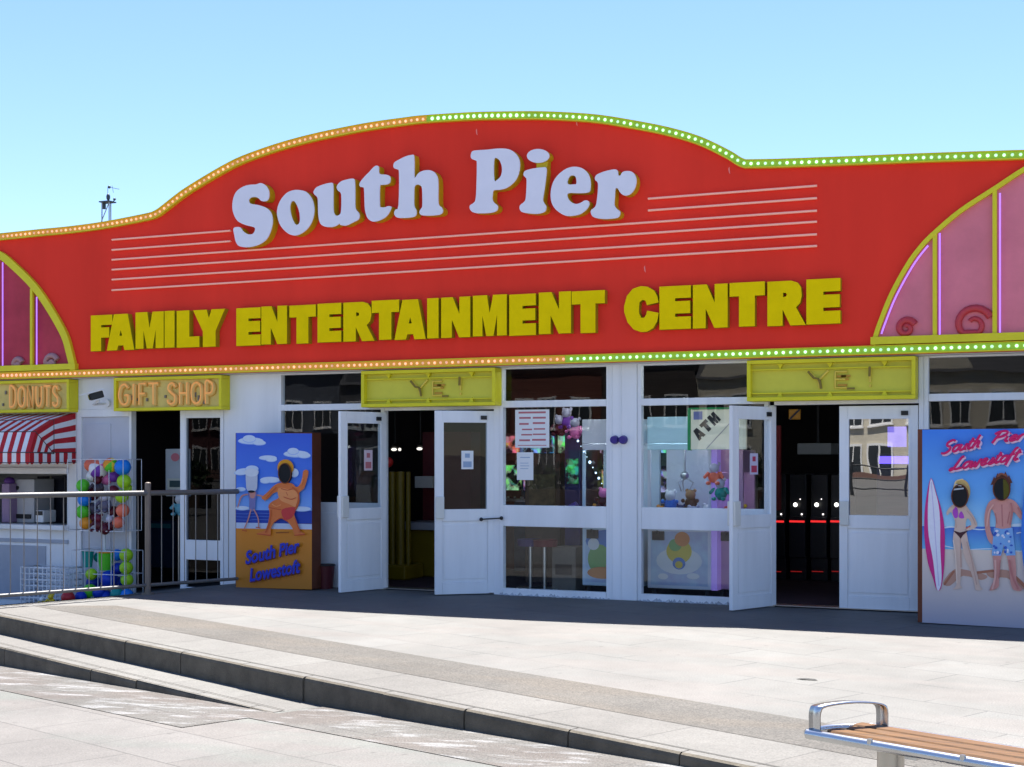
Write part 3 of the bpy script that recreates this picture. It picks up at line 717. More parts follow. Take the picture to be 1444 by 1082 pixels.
# ------------------------------------------------------------------ stroke lettering
STK = {   # strokes in a box 1 high
 'G': (.8, [[(.72,.82),(.5,.98),(.2,.9),(.04,.6),(.05,.32),(.25,.05),(.55,.03),(.74,.2),(.74,.45),(.48,.45)]]),
 'I': (.3, [[(.15,0),(.15,1)]]), 'F': (.6, [[(.08,0),(.08,1),(.58,1)],[(.08,.52),(.5,.52)]]), 'T': (.7, [[(.35,0),(.35,1)],[(0,1),(.7,1)]]),
 'S': (.65, [[(.58,.82),(.4,.98),(.14,.92),(.08,.7),(.32,.52),(.56,.38),(.56,.12),(.34,0),(.1,.06),(.02,.2)]]),
 'H': (.7, [[(.08,0),(.08,1)],[(.62,0),(.62,1)],[(.08,.5),(.62,.5)]]), 'O': (.8, [[(.4,1),(.12,.86),(.04,.5),(.12,.14),(.4,0),(.68,.14),(.76,.5),(.68,.86),(.4,1)]]),
 'P': (.65, [[(.08,0),(.08,1),(.42,1),(.6,.84),(.56,.58),(.38,.48),(.08,.48)]]), 'D': (.75, [[(.08,0),(.08,1),(.4,1),(.66,.8),(.7,.45),(.58,.14),(.36,0),(.08,0)]]),
 'N': (.75, [[(.08,0),(.08,1),(.64,0),(.64,1)]]), 'U': (.7, [[(.06,1),(.06,.3),(.18,.06),(.36,0),(.54,.08),(.64,.3),(.64,1)]]),
 # slanted brush script
 's:S': (.75, [[(.72,.86),(.5,.98),(.22,.86),(.24,.62),(.5,.46),(.54,.2),(.3,.02),(.02,.08)]]),
 's:o': (.45, [[(.3,.5),(.1,.44),(.02,.2),(.14,.02),(.34,.1),(.4,.34),(.3,.5),(.5,.4)]]),
 's:u': (.5, [[(.06,.5),(.02,.14),(.14,.02),(.32,.16),(.42,.5),(.38,.1),(.52,.04)]]),
 's:t': (.35, [[(.2,.85),(.08,.2),(.16,.02),(.34,.1)],[(0,.56),(.36,.6)]]),
 's:h': (.5, [[(.22,1),(.02,0),(.14,.36),(.3,.5),(.38,.36),(.34,.06),(.5,.06)]]),
 's:P': (.75, [[(.28,.94),(.12,0)],[(0,.78),(.2,.96),(.56,.98),(.72,.8),(.6,.56),(.2,.44)]]),
 's:i': (.28, [[(.08,.5),(.06,.1),(.26,.06)],[(.13,.72),(.15,.76)]]),
 's:e': (.42, [[(.04,.24),(.28,.32),(.3,.48),(.14,.5),(.02,.24),(.14,.02),(.42,.12)]]),
 's:r': (.42, [[(.06,.46),(.04,0),(.12,.36),(.24,.5),(.38,.44)]]),
 's:L': (.8, [[(.62,.98),(.46,.9),(.24,.1),(.04,.02),(.14,.16),(.4,.04),(.78,.1)]]),
 's:w': (.66, [[(.04,.5),(.02,.1),(.14,.02),(.28,.4),(.28,.08),(.42,.02),(.54,.5),(.66,.44)]]),
 's:s': (.4, [[(.04,.04),(.2,.3),(.24,.5),(.36,.2),(.26,.02),(.08,.04)],[(.3,.06),(.42,.12)]]),
 's:f': (.35, [[(.4,.94),(.26,.98),(.12,.5),(.02,-.28)],[(0,.5),(.34,.54)]]),
}
def stroke_text(txt, pre=''):
    """list of polylines laid out from x = 0 at unit height; returns (lines, width)"""
    x = 0; out = []
    for ch in txt:
        if ch == ' ': x += .5; continue
        w, st = STK[pre + ch]
        for l in st:
            l2 = [(x + a, b) for a, b in l]
            out.append(sm(l2, 4, False) if len(l2) > 2 and (pre or ch in 'GSOPDU') else l2)
        x += w + (.04 if pre else .22)
    return out, x
def ribbon(mb, pts, w, y, mi):
    """flat pen stroke of width w in the upright plane y"""
    L, Rr = [], []
    for i, p in enumerate(pts):
        a = Vector(pts[max(0, i - 1)]); b = Vector(pts[min(len(pts) - 1, i + 1)]); d = (b - a)
        d = d.normalized() if d.length > 1e-9 else Vector((1, 0))
        e = w * (0.75 + .25 * abs(d.y))
        L.append((p[0] - d.y * e / 2, y, p[1] + d.x * e / 2)); Rr.append((p[0] + d.y * e / 2, y, p[1] - d.x * e / 2))
    for i in range(len(pts) - 1): mb.quad(Rr[i], Rr[i + 1], L[i + 1], L[i], mi)
    for c in (pts[0], pts[-1]):
        q = ell(c[0], c[1], w * .42, w * .42, 8); mb.add([(a, y - .0004, b) for a, b in q], [tuple(range(8))], mi)
def font_mesh(txt, shear=0.0, bold=0.0, size=1.0, space=1.0):
    cu = bpy.data.curves.new('lettering', 'FONT'); cu.body = txt; cu.size = size; cu.shear = shear; cu.offset = bold; cu.space_character = space; cu.resolution_u = 4
    cu.fill_mode = 'FRONT'
    o = bpy.data.objects.new('lettering', cu); COL.objects.link(o)
    dg = bpy.context.evaluated_depsgraph_get(); dg.update()
    me = o.evaluated_get(dg).to_mesh()
    vs = [v.co.copy() for v in me.vertices]; fs = [tuple(p.vertices) for p in me.polygons]
    o.evaluated_get(dg).to_mesh_clear(); bpy.data.objects.remove(o); bpy.data.curves.remove(cu)
    return vs, fs

# ------------------------------------------------------------------ yellow box signs under the fascia
SZ0, SZ1, SY = 2.155, 2.582, -.22
PALE = mat('pale_yellow_face', (.82, .62, .17), .45, var=.25, vscale=6)
NEON_O = mat('orange_neon_letter', (.88, .42, .11), .3, emit=(1, .36, .08), estr=.13)
def box_sign(x0, x1, label, face_m, text=None, inset=.04, side=True):
    T_ = thing('box_sign', label, 'box sign', ((x0 + x1) / 2, -.03, SZ0), 'yellow box signs above the entrances')
    b = .04; m = MB()
    m.box(x0, x1, SY, -.034, SZ1 - b, SZ1); m.box(x0, x1, SY, -.034, SZ0, SZ0 + b)
    m.box(x0, x0 + b, SY, -.034, SZ0 + b + .0005, SZ1 - b - .0005); m.box(x1 - b, x1, SY, -.034, SZ0 + b + .0005, SZ1 - b - .0005)
    m.build('frame', YEL, T_, bevel=.004)
    m = MB(); m.box(x0 + b + .0005, x1 - b - .0005, SY + inset, -.04, SZ0 + b + .0005, SZ1 - b - .0005); m.build('face', face_m, T_)
    return T_, SY + inset
YELB = mat('bright_yellow_face', (.70, .64, .06), .45, var=.12, vscale=4)
# signs that have lost their lettering: empty brackets and a few scraps remain
def bare_sign(a, b, label):
    x0, x1 = PX(a, SY), PX(b, SY)
    T_, fy = box_sign(x0, x1, label, YELB, inset=.075)
    w = x1 - x0
    for z in (SZ1 - .105, SZ0 + .075): m = MB(); m.box(x0 + .041, x1 - .041, fy - .04, fy - .001, z, z + .012); m.build('flange', YEL, T_)
    for u in (.2, .5, .82):
        x = x0 + u * w
        for z, s_ in ((SZ1 - .042, -1), (SZ0 + .042, 1)): m = MB(); m.add([(x - .03, fy - .05, z), (x + .03, fy - .05, z), (x + .03, fy - .001, z), (x - .03, fy - .001, z), (x, fy - .03, z + s_ * .055), (x, fy - .001, z + s_ * .055)], [(0, 1, 4), (1, 2, 5, 4), (3, 0, 4, 5)] if s_ > 0 else [(1, 0, 4), (2, 1, 4, 5), (0, 3, 5, 4)]); m.build('bracket', YEL, T_)
    # the dull glass tubing of the old word still clings to the face
    ux = lambda u, v: (x0 + u * w, fy - .018, SZ0 + v * (SZ1 - SZ0))
    for pl_ in ([(.37, .70), (.43, .48), (.435, .30)], [(.49, .72), (.43, .48)], [(.60, .68), (.53, .68), (.53, .30), (.60, .30)], [(.53, .50), (.59, .50)], [(.735, .74), (.735, .42)], [(.735, .36), (.735, .30)]):
        m = MB(); m.tube([ux(*q) for q in pl_], .012, 7); m.build('dead_tube', mat('dead_tube_glass', (.80, .60, .08), .35), T_)
    m = MB(); fx = lambda u: x0 + u * w; fz = lambda v: SZ0 + v * (SZ1 - SZ0)
    m2 = MB()
    for pl in ([(.37, .70), (.405, .54), (.43, .52), (.445, .40)], [(.44, .50), (.45, .28)]): m.tube([(fx(u), fy - .042, fz(v)) for u, v in pl], .012, 6)
    m.tube([(fx(.735), fy - .042, fz(.78)), (fx(.733), fy - .042, fz(.55))], .013, 6)
    for u, v in ((.565, .57), (.59, .575), (.57, .36), (.58, .50)): m2.bar((fx(u - .025), fy - .02, fz(v)), (fx(u + .03), fy - .02, fz(v)), .012, .02)
    m.bar((fx(.60), fy - .02, fz(.27)), (fx(.645), fy - .02, fz(.275)), .012, .018)
    m.build('letter_remnant', mat('dark_remnant', (.24, .17, .03), .6), T_); m2.build('letter_remnant', mat('orange_remnant', (.55, .28, .03), .6), T_)
bare_sign(509, 698, 'yellow box sign without letters above the left pair of doors')
bare_sign(1053, 1291, 'yellow box sign without letters above the right pair of doors')
def neon_sign(a, b, txt, label, x_in0, x_in1):
    x0, x1 = PX(a, SY), PX(b, SY)
    T_, fy = box_sign(x0, x1, label, PALE, inset=.05)
    lines, W = stroke_text(txt); h = .265; z0 = SZ0 + .08
    X0, X1 = PX(x_in0, SY), PX(x_in1, SY); kx = (X1 - X0) / W
    m = MB(); m2 = MB()
    for l in lines:
        m.tube([(X0 + x * kx, fy - .03, z0 + y * h) for x, y in l], .016, 7)
        m2.tube([(X0 + x * kx + .012, fy - .012, z0 + y * h - .012) for x, y in l], .03, 6)
    m.build('lettering', NEON_O, T_); m2.build('lettering', mat('peach_letter_tray', (.80, .48, .13), .5), T_)
    m = MB()
    r = random.Random(len(txt))
    for i in range(12):
        x = r.uniform(x0 + .1, x1 - .1); z = r.uniform(SZ0 + .07, SZ1 - .12); m.box(x, x + .022, fy - .02, fy - .001, z, z + r.uniform(.03, .07))
    m.build('tube_clip', mat('grey_clip', (.2, .17, .13), .5), T_)
neon_sign(160, 312, 'GIFT SHOP', 'yellow box sign with orange neon words above the gift shop doorway', 166, 304)
neon_sign(-75, 97, 'DONUTS', 'yellow box sign with orange neon word above the striped canopy', 12, 84)

# ------------------------------------------------------------------ striped canopy over the kiosk hatch
CR = mat('red_canopy_stripe', (.48, .012, .022), .6, var=.1, vscale=10); CW = mat('white_canopy_stripe', (.76, .77, .79), .6, var=.06, vscale=10)
xr = PX(109); xl = PX(-190); zp = 1.61; RR = .435; BOXD = .41
CAN = thing('canopy', 'red and white striped fold-out canopy above the doughnut hatch', 'canopy', ((xl + xr) / 2, -.04, zp))
angs = [R(90), R(40), R(2)]
def rib(i, r=RR): a = angs[i]; return (-.03 - BOXD - r * math.cos(a), zp + r * math.sin(a))
m = MB(); sw = .074; nr = 7
n = int((xr - xl) / sw)
prof = [(-.03, zp + RR + .10)] + [rib(i) for i in range(3)]
for i in range(3):
    (y0, z0), (y1, z1) = prof[i], prof[i + 1]
    for j in range(n):
        a, b = xr - j * sw, xr - (j + 1) * sw
        m.quad((b, y1, z1), (a, y1, z1), (a, y0, z0), (b, y0, z0), j % 2)
for q in range(nr):          # flat cheek by the wall, then the fan of the hood; stripes run round the pivot
    r0, r1 = RR * q / nr, RR * (q + 1) / nr; up = 1 + .10 / RR
    mi = (nr - 1 - q) % 2
    m.quad((xr, rib(0)[0], zp + r0), (xr, -.03, zp + r0 * up), (xr, -.03, zp + r1 * up), (xr, rib(0)[0], zp + r1), mi)
    for i in range(2):
        A0, A1, B0, B1 = rib(i, r0), rib(i, r1), rib(i + 1, r0), rib(i + 1, r1)
        m.quad((xr, B0[0], B0[1]), (xr, A0[0], A0[1]), (xr, A1[0], A1[1]), (xr, B1[0], B1[1]), mi)
m.build('fabric', [CR, CW], CAN)
# scalloped valance
m = MB(); (yv, zv) = rib(2)
def scallop(pa, pb, mi):
    pa, pb = Vector(pa), Vector(pb); k = 6; tops = []; bots = []
    for q in range(k + 1):
        t = q / k; p = pa.lerp(pb, t); tops.append(p); bots.append(p + Vector((0, 0, -.125 - .028 * math.sin(math.pi * t))))
    for q in range(k): m.quad(bots[q], bots[q + 1], tops[q + 1], tops[q], mi)
for j in range(n): scallop((xr - (j + 1) * sw, yv - .001, zv), (xr - j * sw, yv - .001, zv), j % 2)
nv = 11; dv = (BOXD + RR) / nv
for q in range(nv): scallop((xr + .001, -.03 - dv * (q + 1), zv), (xr + .001, -.03 - dv * q, zv), (nv - 1 - q) % 2)
m.build('valance', [CR, CW], CAN)
FRM = mat('thin_canopy_frame', (.05, .05, .055), .4, .5)
for i in range(3):
    y, z = rib(i); m = MB(); m.tube([(xl, y, z), (xr, y, z), (xr + .002, -.03 - BOXD, zp)], .006, 6); m.build('hoop', FRM, CAN)
m = MB(); m.tube([(xl, yv - .004, zv), (xr + .004, yv - .004, zv), (xr + .004, -.03, zv)], .005, 6); m.build('hem', FRM, CAN)
m = MB(); m.tube([(xl, yv - .004, zv - .13), (xr + .004, yv - .004, zv - .13), (xr + .004, -.03, zv - .13)], .005, 6); m.build('hem', FRM, CAN)

# ------------------------------------------------------------------ CCTV camera
c0 = P(136, 558, -.3)
CC = thing('security_camera', 'white and black security camera between the two orange neon signs', 'security camera', tuple(P(152, 570, -.035)))
m = MB(); a = P(152, 569, -.04); m.tube([a, a + Vector((0, -.03, 0))], .05, 14); m.tube([a, a + Vector((-.1, -.16, -.02)), c0 + Vector((.03, .02, -.06))], .016, 8); m.build('bracket', WHITE2, CC)
d = Vector((-.62, -.72, -.28)).normalized(); x = d.cross(Vector((0, 0, 1))).normalized(); u = x.cross(d)
def obox(m, c, d, x, u, l, w, h, mi=0):
    v = [c + d * sx * l / 2 + x * sy * w / 2 + u * sz * h / 2 for sz in (-1, 1) for sx, sy in ((-1, -1), (1, -1), (1, 1), (-1, 1))]
    m.add(v, [(3, 2, 1, 0), (4, 5, 6, 7), (0, 1, 5, 4), (1, 2, 6, 5), (2, 3, 7, 6), (3, 0, 4, 7)], mi)
m = MB(); obox(m, c0, d, x, u, .17, .1, .09); m.build('housing', BLACK, CC, bevel=.012)
m = MB(); obox(m, c0 + u * .056 + d * .05, d, x, u, .30, .14, .014); m.build('sunshield', WHITE2, CC, bevel=.005)
m = MB(); m.tube([c0 + d * .086, c0 + d * .10], .035, 14); m.build('lens', mat('lens', (.01, .01, .015), .05), CC)

# ------------------------------------------------------------------ railing along the edge of the plaza
r0 = Vector((-9.98, -.52, 0)); dr = Vector((RAIL1.x - RAIL0.x, RAIL1.y - RAIL0.y, 0)).normalized()
Ltot = 3.55
RL = thing('railing', 'dull steel railing with thin balusters along the edge of the plaza', 'railing', tuple(r0))
def rp(d, z): return r0 + dr * d + Vector((0, 0, z))
m = MB(); m.tube([rp(0, 1.155), rp(Ltot, 1.165)], .03, 12); m.build('top_rail', mat('polished_handrail', (.125, .12, .115), .36, .0, var=.2, vscale=9, spec=.6), RL)
m = MB(); m.tube([rp(0, .105), rp(Ltot, .11)], .02, 10); m.build('bottom_rail', mat('polished_handrail', (1, 1, 1)), RL)
POSTM = mat('taupe_post', (.19, .155, .13), .5, .1, var=.2, vscale=5)
for d in (1.22, 3.5):
    m = MB(); m.tube([rp(d, 0), rp(d, 1.27)], .034, 14); m.ball(rp(d, 1.27), .034, sc=(1, 1, .4)); m.tube([rp(d, 0), rp(d, .02)], .07, 14); m.build('post', POSTM, RL)
d = .13
while d < Ltot - .05:
    if abs(d - 1.22) > .06:
        m = MB(); m.tube([rp(d, .105), rp(d, 1.155)], .0052, 8); m.build('baluster', DSTEEL, RL)
    d += .152
# ------------------------------------------------------------------ seaside photo boards with dark discs for face holes
def flat(col, name=None, rough=.5): return mat(name or 'print_%03d_%03d_%03d' % tuple(int(255 * max(0, min(1, x))) for x in col) + '_%d' % int(rough * 10), col, rough, var=.06, vscale=30)
def vgrad(name, stops, z0, z1, rough=.4):
    """printed vertical colour blend between world heights z0 and z1"""
    m = bpy.data.materials.new(name); m.use_nodes = True; nt = m.node_tree; N = nt.nodes; L = nt.links; b = N['Principled BSDF']
    ge = N.new('ShaderNodeTexCoord'); sp = N.new('ShaderNodeSeparateXYZ'); L.new(ge.outputs['Object'], sp.inputs[0])
    mr = N.new('ShaderNodeMapRange'); mr.inputs[1].default_value = z0; mr.inputs[2].default_value = z1; L.new(sp.outputs['Z'], mr.inputs[0])
    rp = N.new('ShaderNodeValToRGB'); cr = rp.color_ramp
    while len(cr.elements) < len(stops): cr.elements.new(.5)
    for e, (p, c) in zip(cr.elements, stops): e.position = p; e.color = (*c, 1)
    L.new(mr.outputs[0], rp.inputs[0]); L.new(rp.outputs[0], b.inputs['Base Color']); b.inputs['Roughness'].default_value = rough
    return m
class Art:
    """paint laid on an upright board, each colour a film a fraction of a millimetre above the last"""
    def __init__(s, Y, tr): s.Y = Y; s.tr = tr; s.mb = MB(); s.mats = []; s.k = 1
    def mi(s, m):
        if m not in s.mats: s.mats.append(m)
        return s.mats.index(m)
    def xz(s, pts): return [(q.x, q.z) for q in (P(*s.tr(*p), s.Y) for p in pts)]
    def poly(s, pts, m, smooth=3, holes=None):
        if smooth: pts = sm(pts, smooth)
        l = s.xz(pts)
        if sum(l[i][0] * l[(i + 1) % len(l)][1] - l[(i + 1) % len(l)][0] * l[i][1] for i in range(len(l))) < 0: l = l[::-1]
        y = s.Y - s.k * .0004; s.k += 1
        s.mb.prism([l], y, y, s.mi(m), s.mi(m)); return s
    def el(s, cx, cy, rx, ry, m, rot=0): return s.poly(ell(cx, cy, rx, ry, 22, rot), m, 0)
    def line(s, pts, w, m, smooth=True):
        l = s.xz(sm(pts, 4, False) if smooth and len(pts) > 2 else pts); y = s.Y - s.k * .0004; s.k += 2
        ribbon(s.mb, l, w, y, s.mi(m)); return s

# --- left board
BY = -.50
bx0, bx1 = PX(332, BY), PX(440, BY); bz1 = P(386, 610.5, BY).z
B1 = thing('photo_board', 'brown sided postcard board with two bathers on an orange beach', 'photo board', ((bx0 + bx1) / 2, BY, 0), 'seaside photo boards by the entrances')
m = MB(); m.box(bx0, bx1, BY, BY + .2, 0.012, bz1); m.build('panel', BROWN, B1, bevel=.004)
TR1 = lambda x, y: (325 + x / 4.511, 600 + y / 4.511)
a = Art(BY - .001, TR1)
zs = lambda y: P(*TR1(280, y), BY).z
sky1 = vgrad('printed_blue_sky', [(0, hexc(120, 170, 235)), (.35, hexc(60, 120, 225)), (1, hexc(35, 85, 205))], zs(540), zs(50))
skyb = [(36, 48), (518, 52), (518, 545), (36, 540)]; a.poly(skyb, sky1, 0)
a.poly([(36, 538), (518, 543), (518, 625), (36, 625)], flat(hexc(38, 70, 170)), 0)
a.poly([(36, 618), (518, 628), (518, 665), (36, 655)], flat(hexc(190, 205, 230)), 0)
sand1 = vgrad('printed_orange_sand', [(0, hexc(190, 118, 30)), (1, hexc(214, 128, 18))], 0, zs(650))
a.poly([(36, 655), (518, 662), (518, 1044), (36, 1030)], sand1, 0)
cw = flat(hexc(205, 220, 240)); cw2 = flat(hexc(160, 190, 240))
for cx, cy, rx, ry in ((130, 97, 78, 20), (120, 84, 40, 22), (185, 110, 40, 14), (420, 180, 78, 20), (400, 163, 35, 20), (470, 190, 40, 16), (240, 205, 55, 14), (262, 215, 35, 14), (110, 290, 70, 18), (140, 275, 40, 20), (255, 345, 62, 18), (410, 300, 26, 26), (225, 355, 30, 12), (70, 405, 30, 12), (80, 525, 42, 12), (460, 530, 55, 14), (70, 300, 40, 14)):
    a.el(cx, cy + 3, rx * 1.06, ry * 1.1, cw2); a.el(cx, cy, rx, ry, cw)
for y in (560, 580, 600): a.line([(40, y), (110, y + 3), (180, y - 2), (260, y + 2)], .007, flat(hexc(90, 130, 210)))
sk = flat(hexc(222, 120, 62)); skd = flat(hexc(196, 80, 48)); pk = flat(hexc(205, 62, 62)); skl = flat(hexc(236, 150, 90))
mansk = flat(hexc(205, 140, 130)); manb = flat(hexc(120, 120, 175))
# skinny bather
a.line([(62, 485), (80, 448), (130, 438), (205, 450), (225, 478)], .022, mansk); a.line([(62, 485), (52, 520)], .016, mansk)
a.poly([(118, 425), (172, 425), (165, 480), (160, 540), (128, 540), (126, 480)], manb); a.poly([(128, 420), (165, 420), (158, 460), (134, 460)], mansk)
a.line([(136, 535), (118, 600), (95, 655)], .018, mansk); a.line([(155, 535), (182, 590), (185, 650)], .018, mansk)
a.line([(82, 668), (110, 672)], .014, skd); a.line([(170, 648), (195, 652)], .014, skd)
a.poly([(110, 300), (172, 300), (178, 370), (168, 415), (116, 415), (106, 370)], flat(hexc(196, 200, 214))); a.el(142, 300, 44, 26, flat(hexc(214, 220, 230)))
a.el(140, 421, 22, 8, DARK)
# stout bather in orange
a.el(357, 268, 52, 52, flat(hexc(222, 150, 30)))
a.poly([(325, 365), (395, 368), (425, 392), (448, 376), (464, 330), (470, 292), (490, 282), (504, 296), (494, 345), (476, 400), (442, 432), (448, 480), (430, 530), (412, 560), (432, 620), (455, 672), (482, 690), (420, 697), (402, 655), (370, 612), (330, 592), (290, 612), (265, 655), (258, 697), (178, 688), (226, 668), (246, 620), (256, 560), (250, 510), (275, 482), (312, 462), (316, 425), (280, 432), (240, 472), (204, 462), (248, 420), (282, 385)], sk)
a.poly([(312, 400), (380, 408), (436, 420), (446, 470), (430, 520), (380, 500), (320, 470)], skl)
a.line([(330, 402), (370, 412), (400, 404)], .012, skd); a.line([(362, 425), (372, 445)], .008, skd)
a.poly([(335, 535), (420, 520), (408, 575), (375, 600), (345, 590)], pk)
a.line([(250, 520), (290, 530), (330, 535)], .01, skd); a.line([(292, 612), (330, 590), (372, 612)], .012, skd)
a.line([(178, 690), (262, 699)], .014, skd); a.line([(415, 699), (480, 692)], .014, skd)
a.line([(300, 683), (380, 680)], .014, flat(hexc(150, 80, 30)))
for pts, w_, m_ in (([(405, 395), (440, 430), (440, 480), (424, 528)], .022, flat(hexc(206, 98, 50))), ([(300, 395), (270, 425), (240, 460)], .016, flat(hexc(204, 98, 50))), ([(268, 540), (262, 590), (250, 640), (232, 680)], .018, flat(hexc(206, 98, 52))), ([(420, 590), (438, 640), (452, 676)], .016, flat(hexc(206, 98, 52))), ([(472, 335), (458, 378)], .014, skl), ([(275, 500), (300, 515), (330, 505)], .014, skl), ([(350, 455), (395, 470), (425, 460)], .01, skd)):
    a.line(pts, w_, m_)
a.mb.build('painting', a.mats, B1)
m = MB(); q = a.xz(ell(357, 305, 40, 62, 26)); m.prism([q if q[1][1] > q[0][1] else q[::-1]], BY - .042, BY - .042); 
# solid dark disc on the board, standing in for the shaded hole
qq = q[::-1]
m = MB(); m.prism([qq], BY - a.k * .0004 - .002, BY - .001, 0, 0); HH = m.build('face_hole_disc', DARK, B1)
m = MB(); m.tube([(x, BY - a.k * .0004 - .003, z) for x, z in q], .007, 6, closed=True); m.build('rim', BROWN, HH)
def placed_text(T_, txt, tr, p0, p1, hpx, Y, mats, shear, bold, dx=.0, dz=.0, name='lettering', bend=0.0):
    vs, fs = font_mesh(txt, shear, bold)
    x0 = min(v.x for v in vs); x1 = max(v.x for v in vs)
    A, Bq = P(*tr(*p0), Y), P(*tr(*p1), Y); h = abs(P(*tr(p0[0], p0[1] - hpx), Y).z - A.z) / .73
    m = MB(); out = []
    for v in vs:
        u = (v.x - x0) / (x1 - x0)
        out.append((A.x + (Bq.x - A.x) * u + dx, Y, A.z + (Bq.z - A.z) * u + v.y * h + dz + bend * math.sin(math.pi * u)))
    m.add(out, fs); m.build(name, mats, T_)
tb = flat(hexc(44, 62, 190)); tsh = flat(hexc(96, 40, 60)); tw = flat(hexc(140, 120, 170))
yy = BY - a.k * .0004 - .003
for txt, p0, p1, h in (('South', (95, 882), (285, 838), 84), ('Pier', (308, 832), (438, 800), 80), ('Lowestoft', (122, 992), (442, 934), 84)):
    placed_text(B1, txt, TR1, p0, p1, h, yy + .001, tsh, .12, .04, dx=.010, dz=-.010)
    placed_text(B1, txt, TR1, p0, p1, h, yy, tb, .12, .028)

# --- right board
CY = -.95
cx0, cx1 = PX(1294, CY), PX(1512, CY); cz1 = P(1370, 605, CY).z
B2 = thing('photo_board', 'blue postcard board with two bathers and a pink surfboard', 'photo board', ((cx0 + cx1) / 2, CY, 0), 'seaside photo boards by the entrances')
m = MB(); m.box(cx0, cx1, CY, CY + .05, .012, cz1); m.build('panel', BROWN, B2, bevel=.004)
m = MB(); m.box(cx0 + .1, cx0 + .16, CY + .051, CY + .6, .012, .07); m.box(cx1 - .16, cx1 - .1, CY + .051, CY + .6, .012, .07)
m.bar((cx0 + .13, CY + .07, 1.3), (cx0 + .13, CY + .58, .07), .05, .05); m.bar((cx1 - .13, CY + .07, 1.3), (cx1 - .13, CY + .58, .07), .05, .05); m.build('stand', BROWN, B2)
TI = lambda x, y: (x, y)
a = Art(CY - .001, TI); zq = lambda y: P(1370, y, CY).z
sky2 = vgrad('printed_pale_sky', [(0, hexc(150, 205, 235)), (.3, hexc(95, 170, 235)), (1, hexc(48, 125, 225))], zq(742), zq(606))
# a printed field right up to a thin white margin
a.poly([(1300.5, 606), (1510, 604), (1510, 745), (1300.5, 743)], sky2, 0)
sea2 = vgrad('printed_sea', [(0, hexc(95, 175, 225)), (1, hexc(40, 100, 205))], zq(775), zq(742))
a.poly([(1300.5, 742), (1510, 744), (1510, 778), (1300.5, 774)], sea2, 0)
sand2 = vgrad('printed_pale_sand', [(0, hexc(168, 165, 180)), (.35, hexc(190, 180, 182)), (1, hexc(215, 200, 188))], zq(884), zq(776))
a.poly([(1300.5, 774), (1510, 778), (1510, 890), (1300.5, 878)], sand2, 0)
wv = flat(hexc(205, 225, 240))
a.line([(1330, 744.5), (1342, 743), (1352, 744.5)], .02, wv); a.line([(1372, 746), (1384, 747), (1396, 745.5)], .014, wv); a.line([(1428, 741), (1444, 740), (1460, 742)], .03, wv)
a.line([(1434, 752), (1442, 751), (1452, 753)], .012, wv); a.line([(1332, 770), (1360, 775), (1400, 774), (1440, 778)], .012, wv)
brn = flat(hexc(168, 108, 84)); brn2 = flat(hexc(186, 142, 124))
for pts in ([(1330, 822), (1346, 803), (1372, 806), (1392, 812), (1384, 818), (1358, 812), (1340, 826)], [(1392, 806), (1420, 804), (1442, 820), (1452, 832), (1440, 830), (1420, 815), (1398, 815)]): a.poly(pts, brn2)
a.line([(1332, 824), (1345, 806)], .022, brn); a.line([(1375, 808), (1400, 805)], .03, brn); a.line([(1430, 812), (1448, 830)], .03, brn)
pink = flat(hexc(205, 40, 130)); wh = flat(hexc(226, 226, 240)); whs = flat(hexc(200, 190, 225))
a.poly([(1313, 674), (1321, 697), (1328, 720), (1332, 745), (1332.5, 780), (1331, 806), (1327, 830), (1321, 831.5), (1316, 816), (1309, 795), (1304.5, 765), (1303.5, 735), (1306, 705)], pink)
a.poly([(1313, 675), (1319, 693), (1324, 714), (1326, 740), (1326, 770), (1328, 812), (1326, 829), (1321, 830), (1316, 790), (1310, 757), (1308.5, 730), (1309.5, 700)], wh)
a.line([(1313.5, 680), (1318, 740), (1324, 826)], .008, whs)
fs = flat(hexc(214, 186, 170)); fss = flat(hexc(196, 160, 146)); ms = flat(hexc(208, 146, 138)); msd = flat(hexc(186, 118, 114)); hb = flat(hexc(214, 178, 110)); hbr = flat(hexc(110, 60, 48)); pl = flat(hexc(176, 72, 190)); dkb = flat(hexc(70, 34, 44)); ltb = flat(hexc(120, 170, 225)); db = flat(hexc(52, 92, 190))
# woman
a.el(1356, 693, 12.5, 17, hb)
a.poly([(1349, 710), (1360, 710), (1366, 718), (1372, 726), (1378, 738), (1376, 744), (1366, 748), (1361, 747), (1370, 740), (1365, 731), (1362, 738), (1363, 750), (1366, 765), (1370, 782), (1377, 805), (1382, 826), (1386, 831), (1376, 832), (1374, 822), (1368, 803), (1360, 785), (1355, 762), (1354, 785), (1355, 805), (1354.5, 825), (1357, 829), (1344, 831), (1349, 824), (1349, 800), (1346, 780), (1344, 760), (1346, 746), (1347, 735), (1344, 728), (1341, 722), (1336, 727), (1335, 722), (1341, 714)], fs)
a.line([(1354.5, 760), (1355, 782), (1355.5, 800)], .012, fss); a.line([(1363, 745), (1368, 742)], .014, flat(hexc(205, 110, 90)))
a.poly([(1343.5, 720), (1350, 716), (1351, 729), (1346, 730)], pl); a.poly([(1352, 727), (1356, 721), (1360, 730), (1354, 731)], pl); a.line([(1346, 719), (1350, 711)], .008, pl)
a.poly([(1344, 748), (1354, 751), (1366, 748), (1358, 755), (1355, 760), (1352, 756)], dkb, 0)
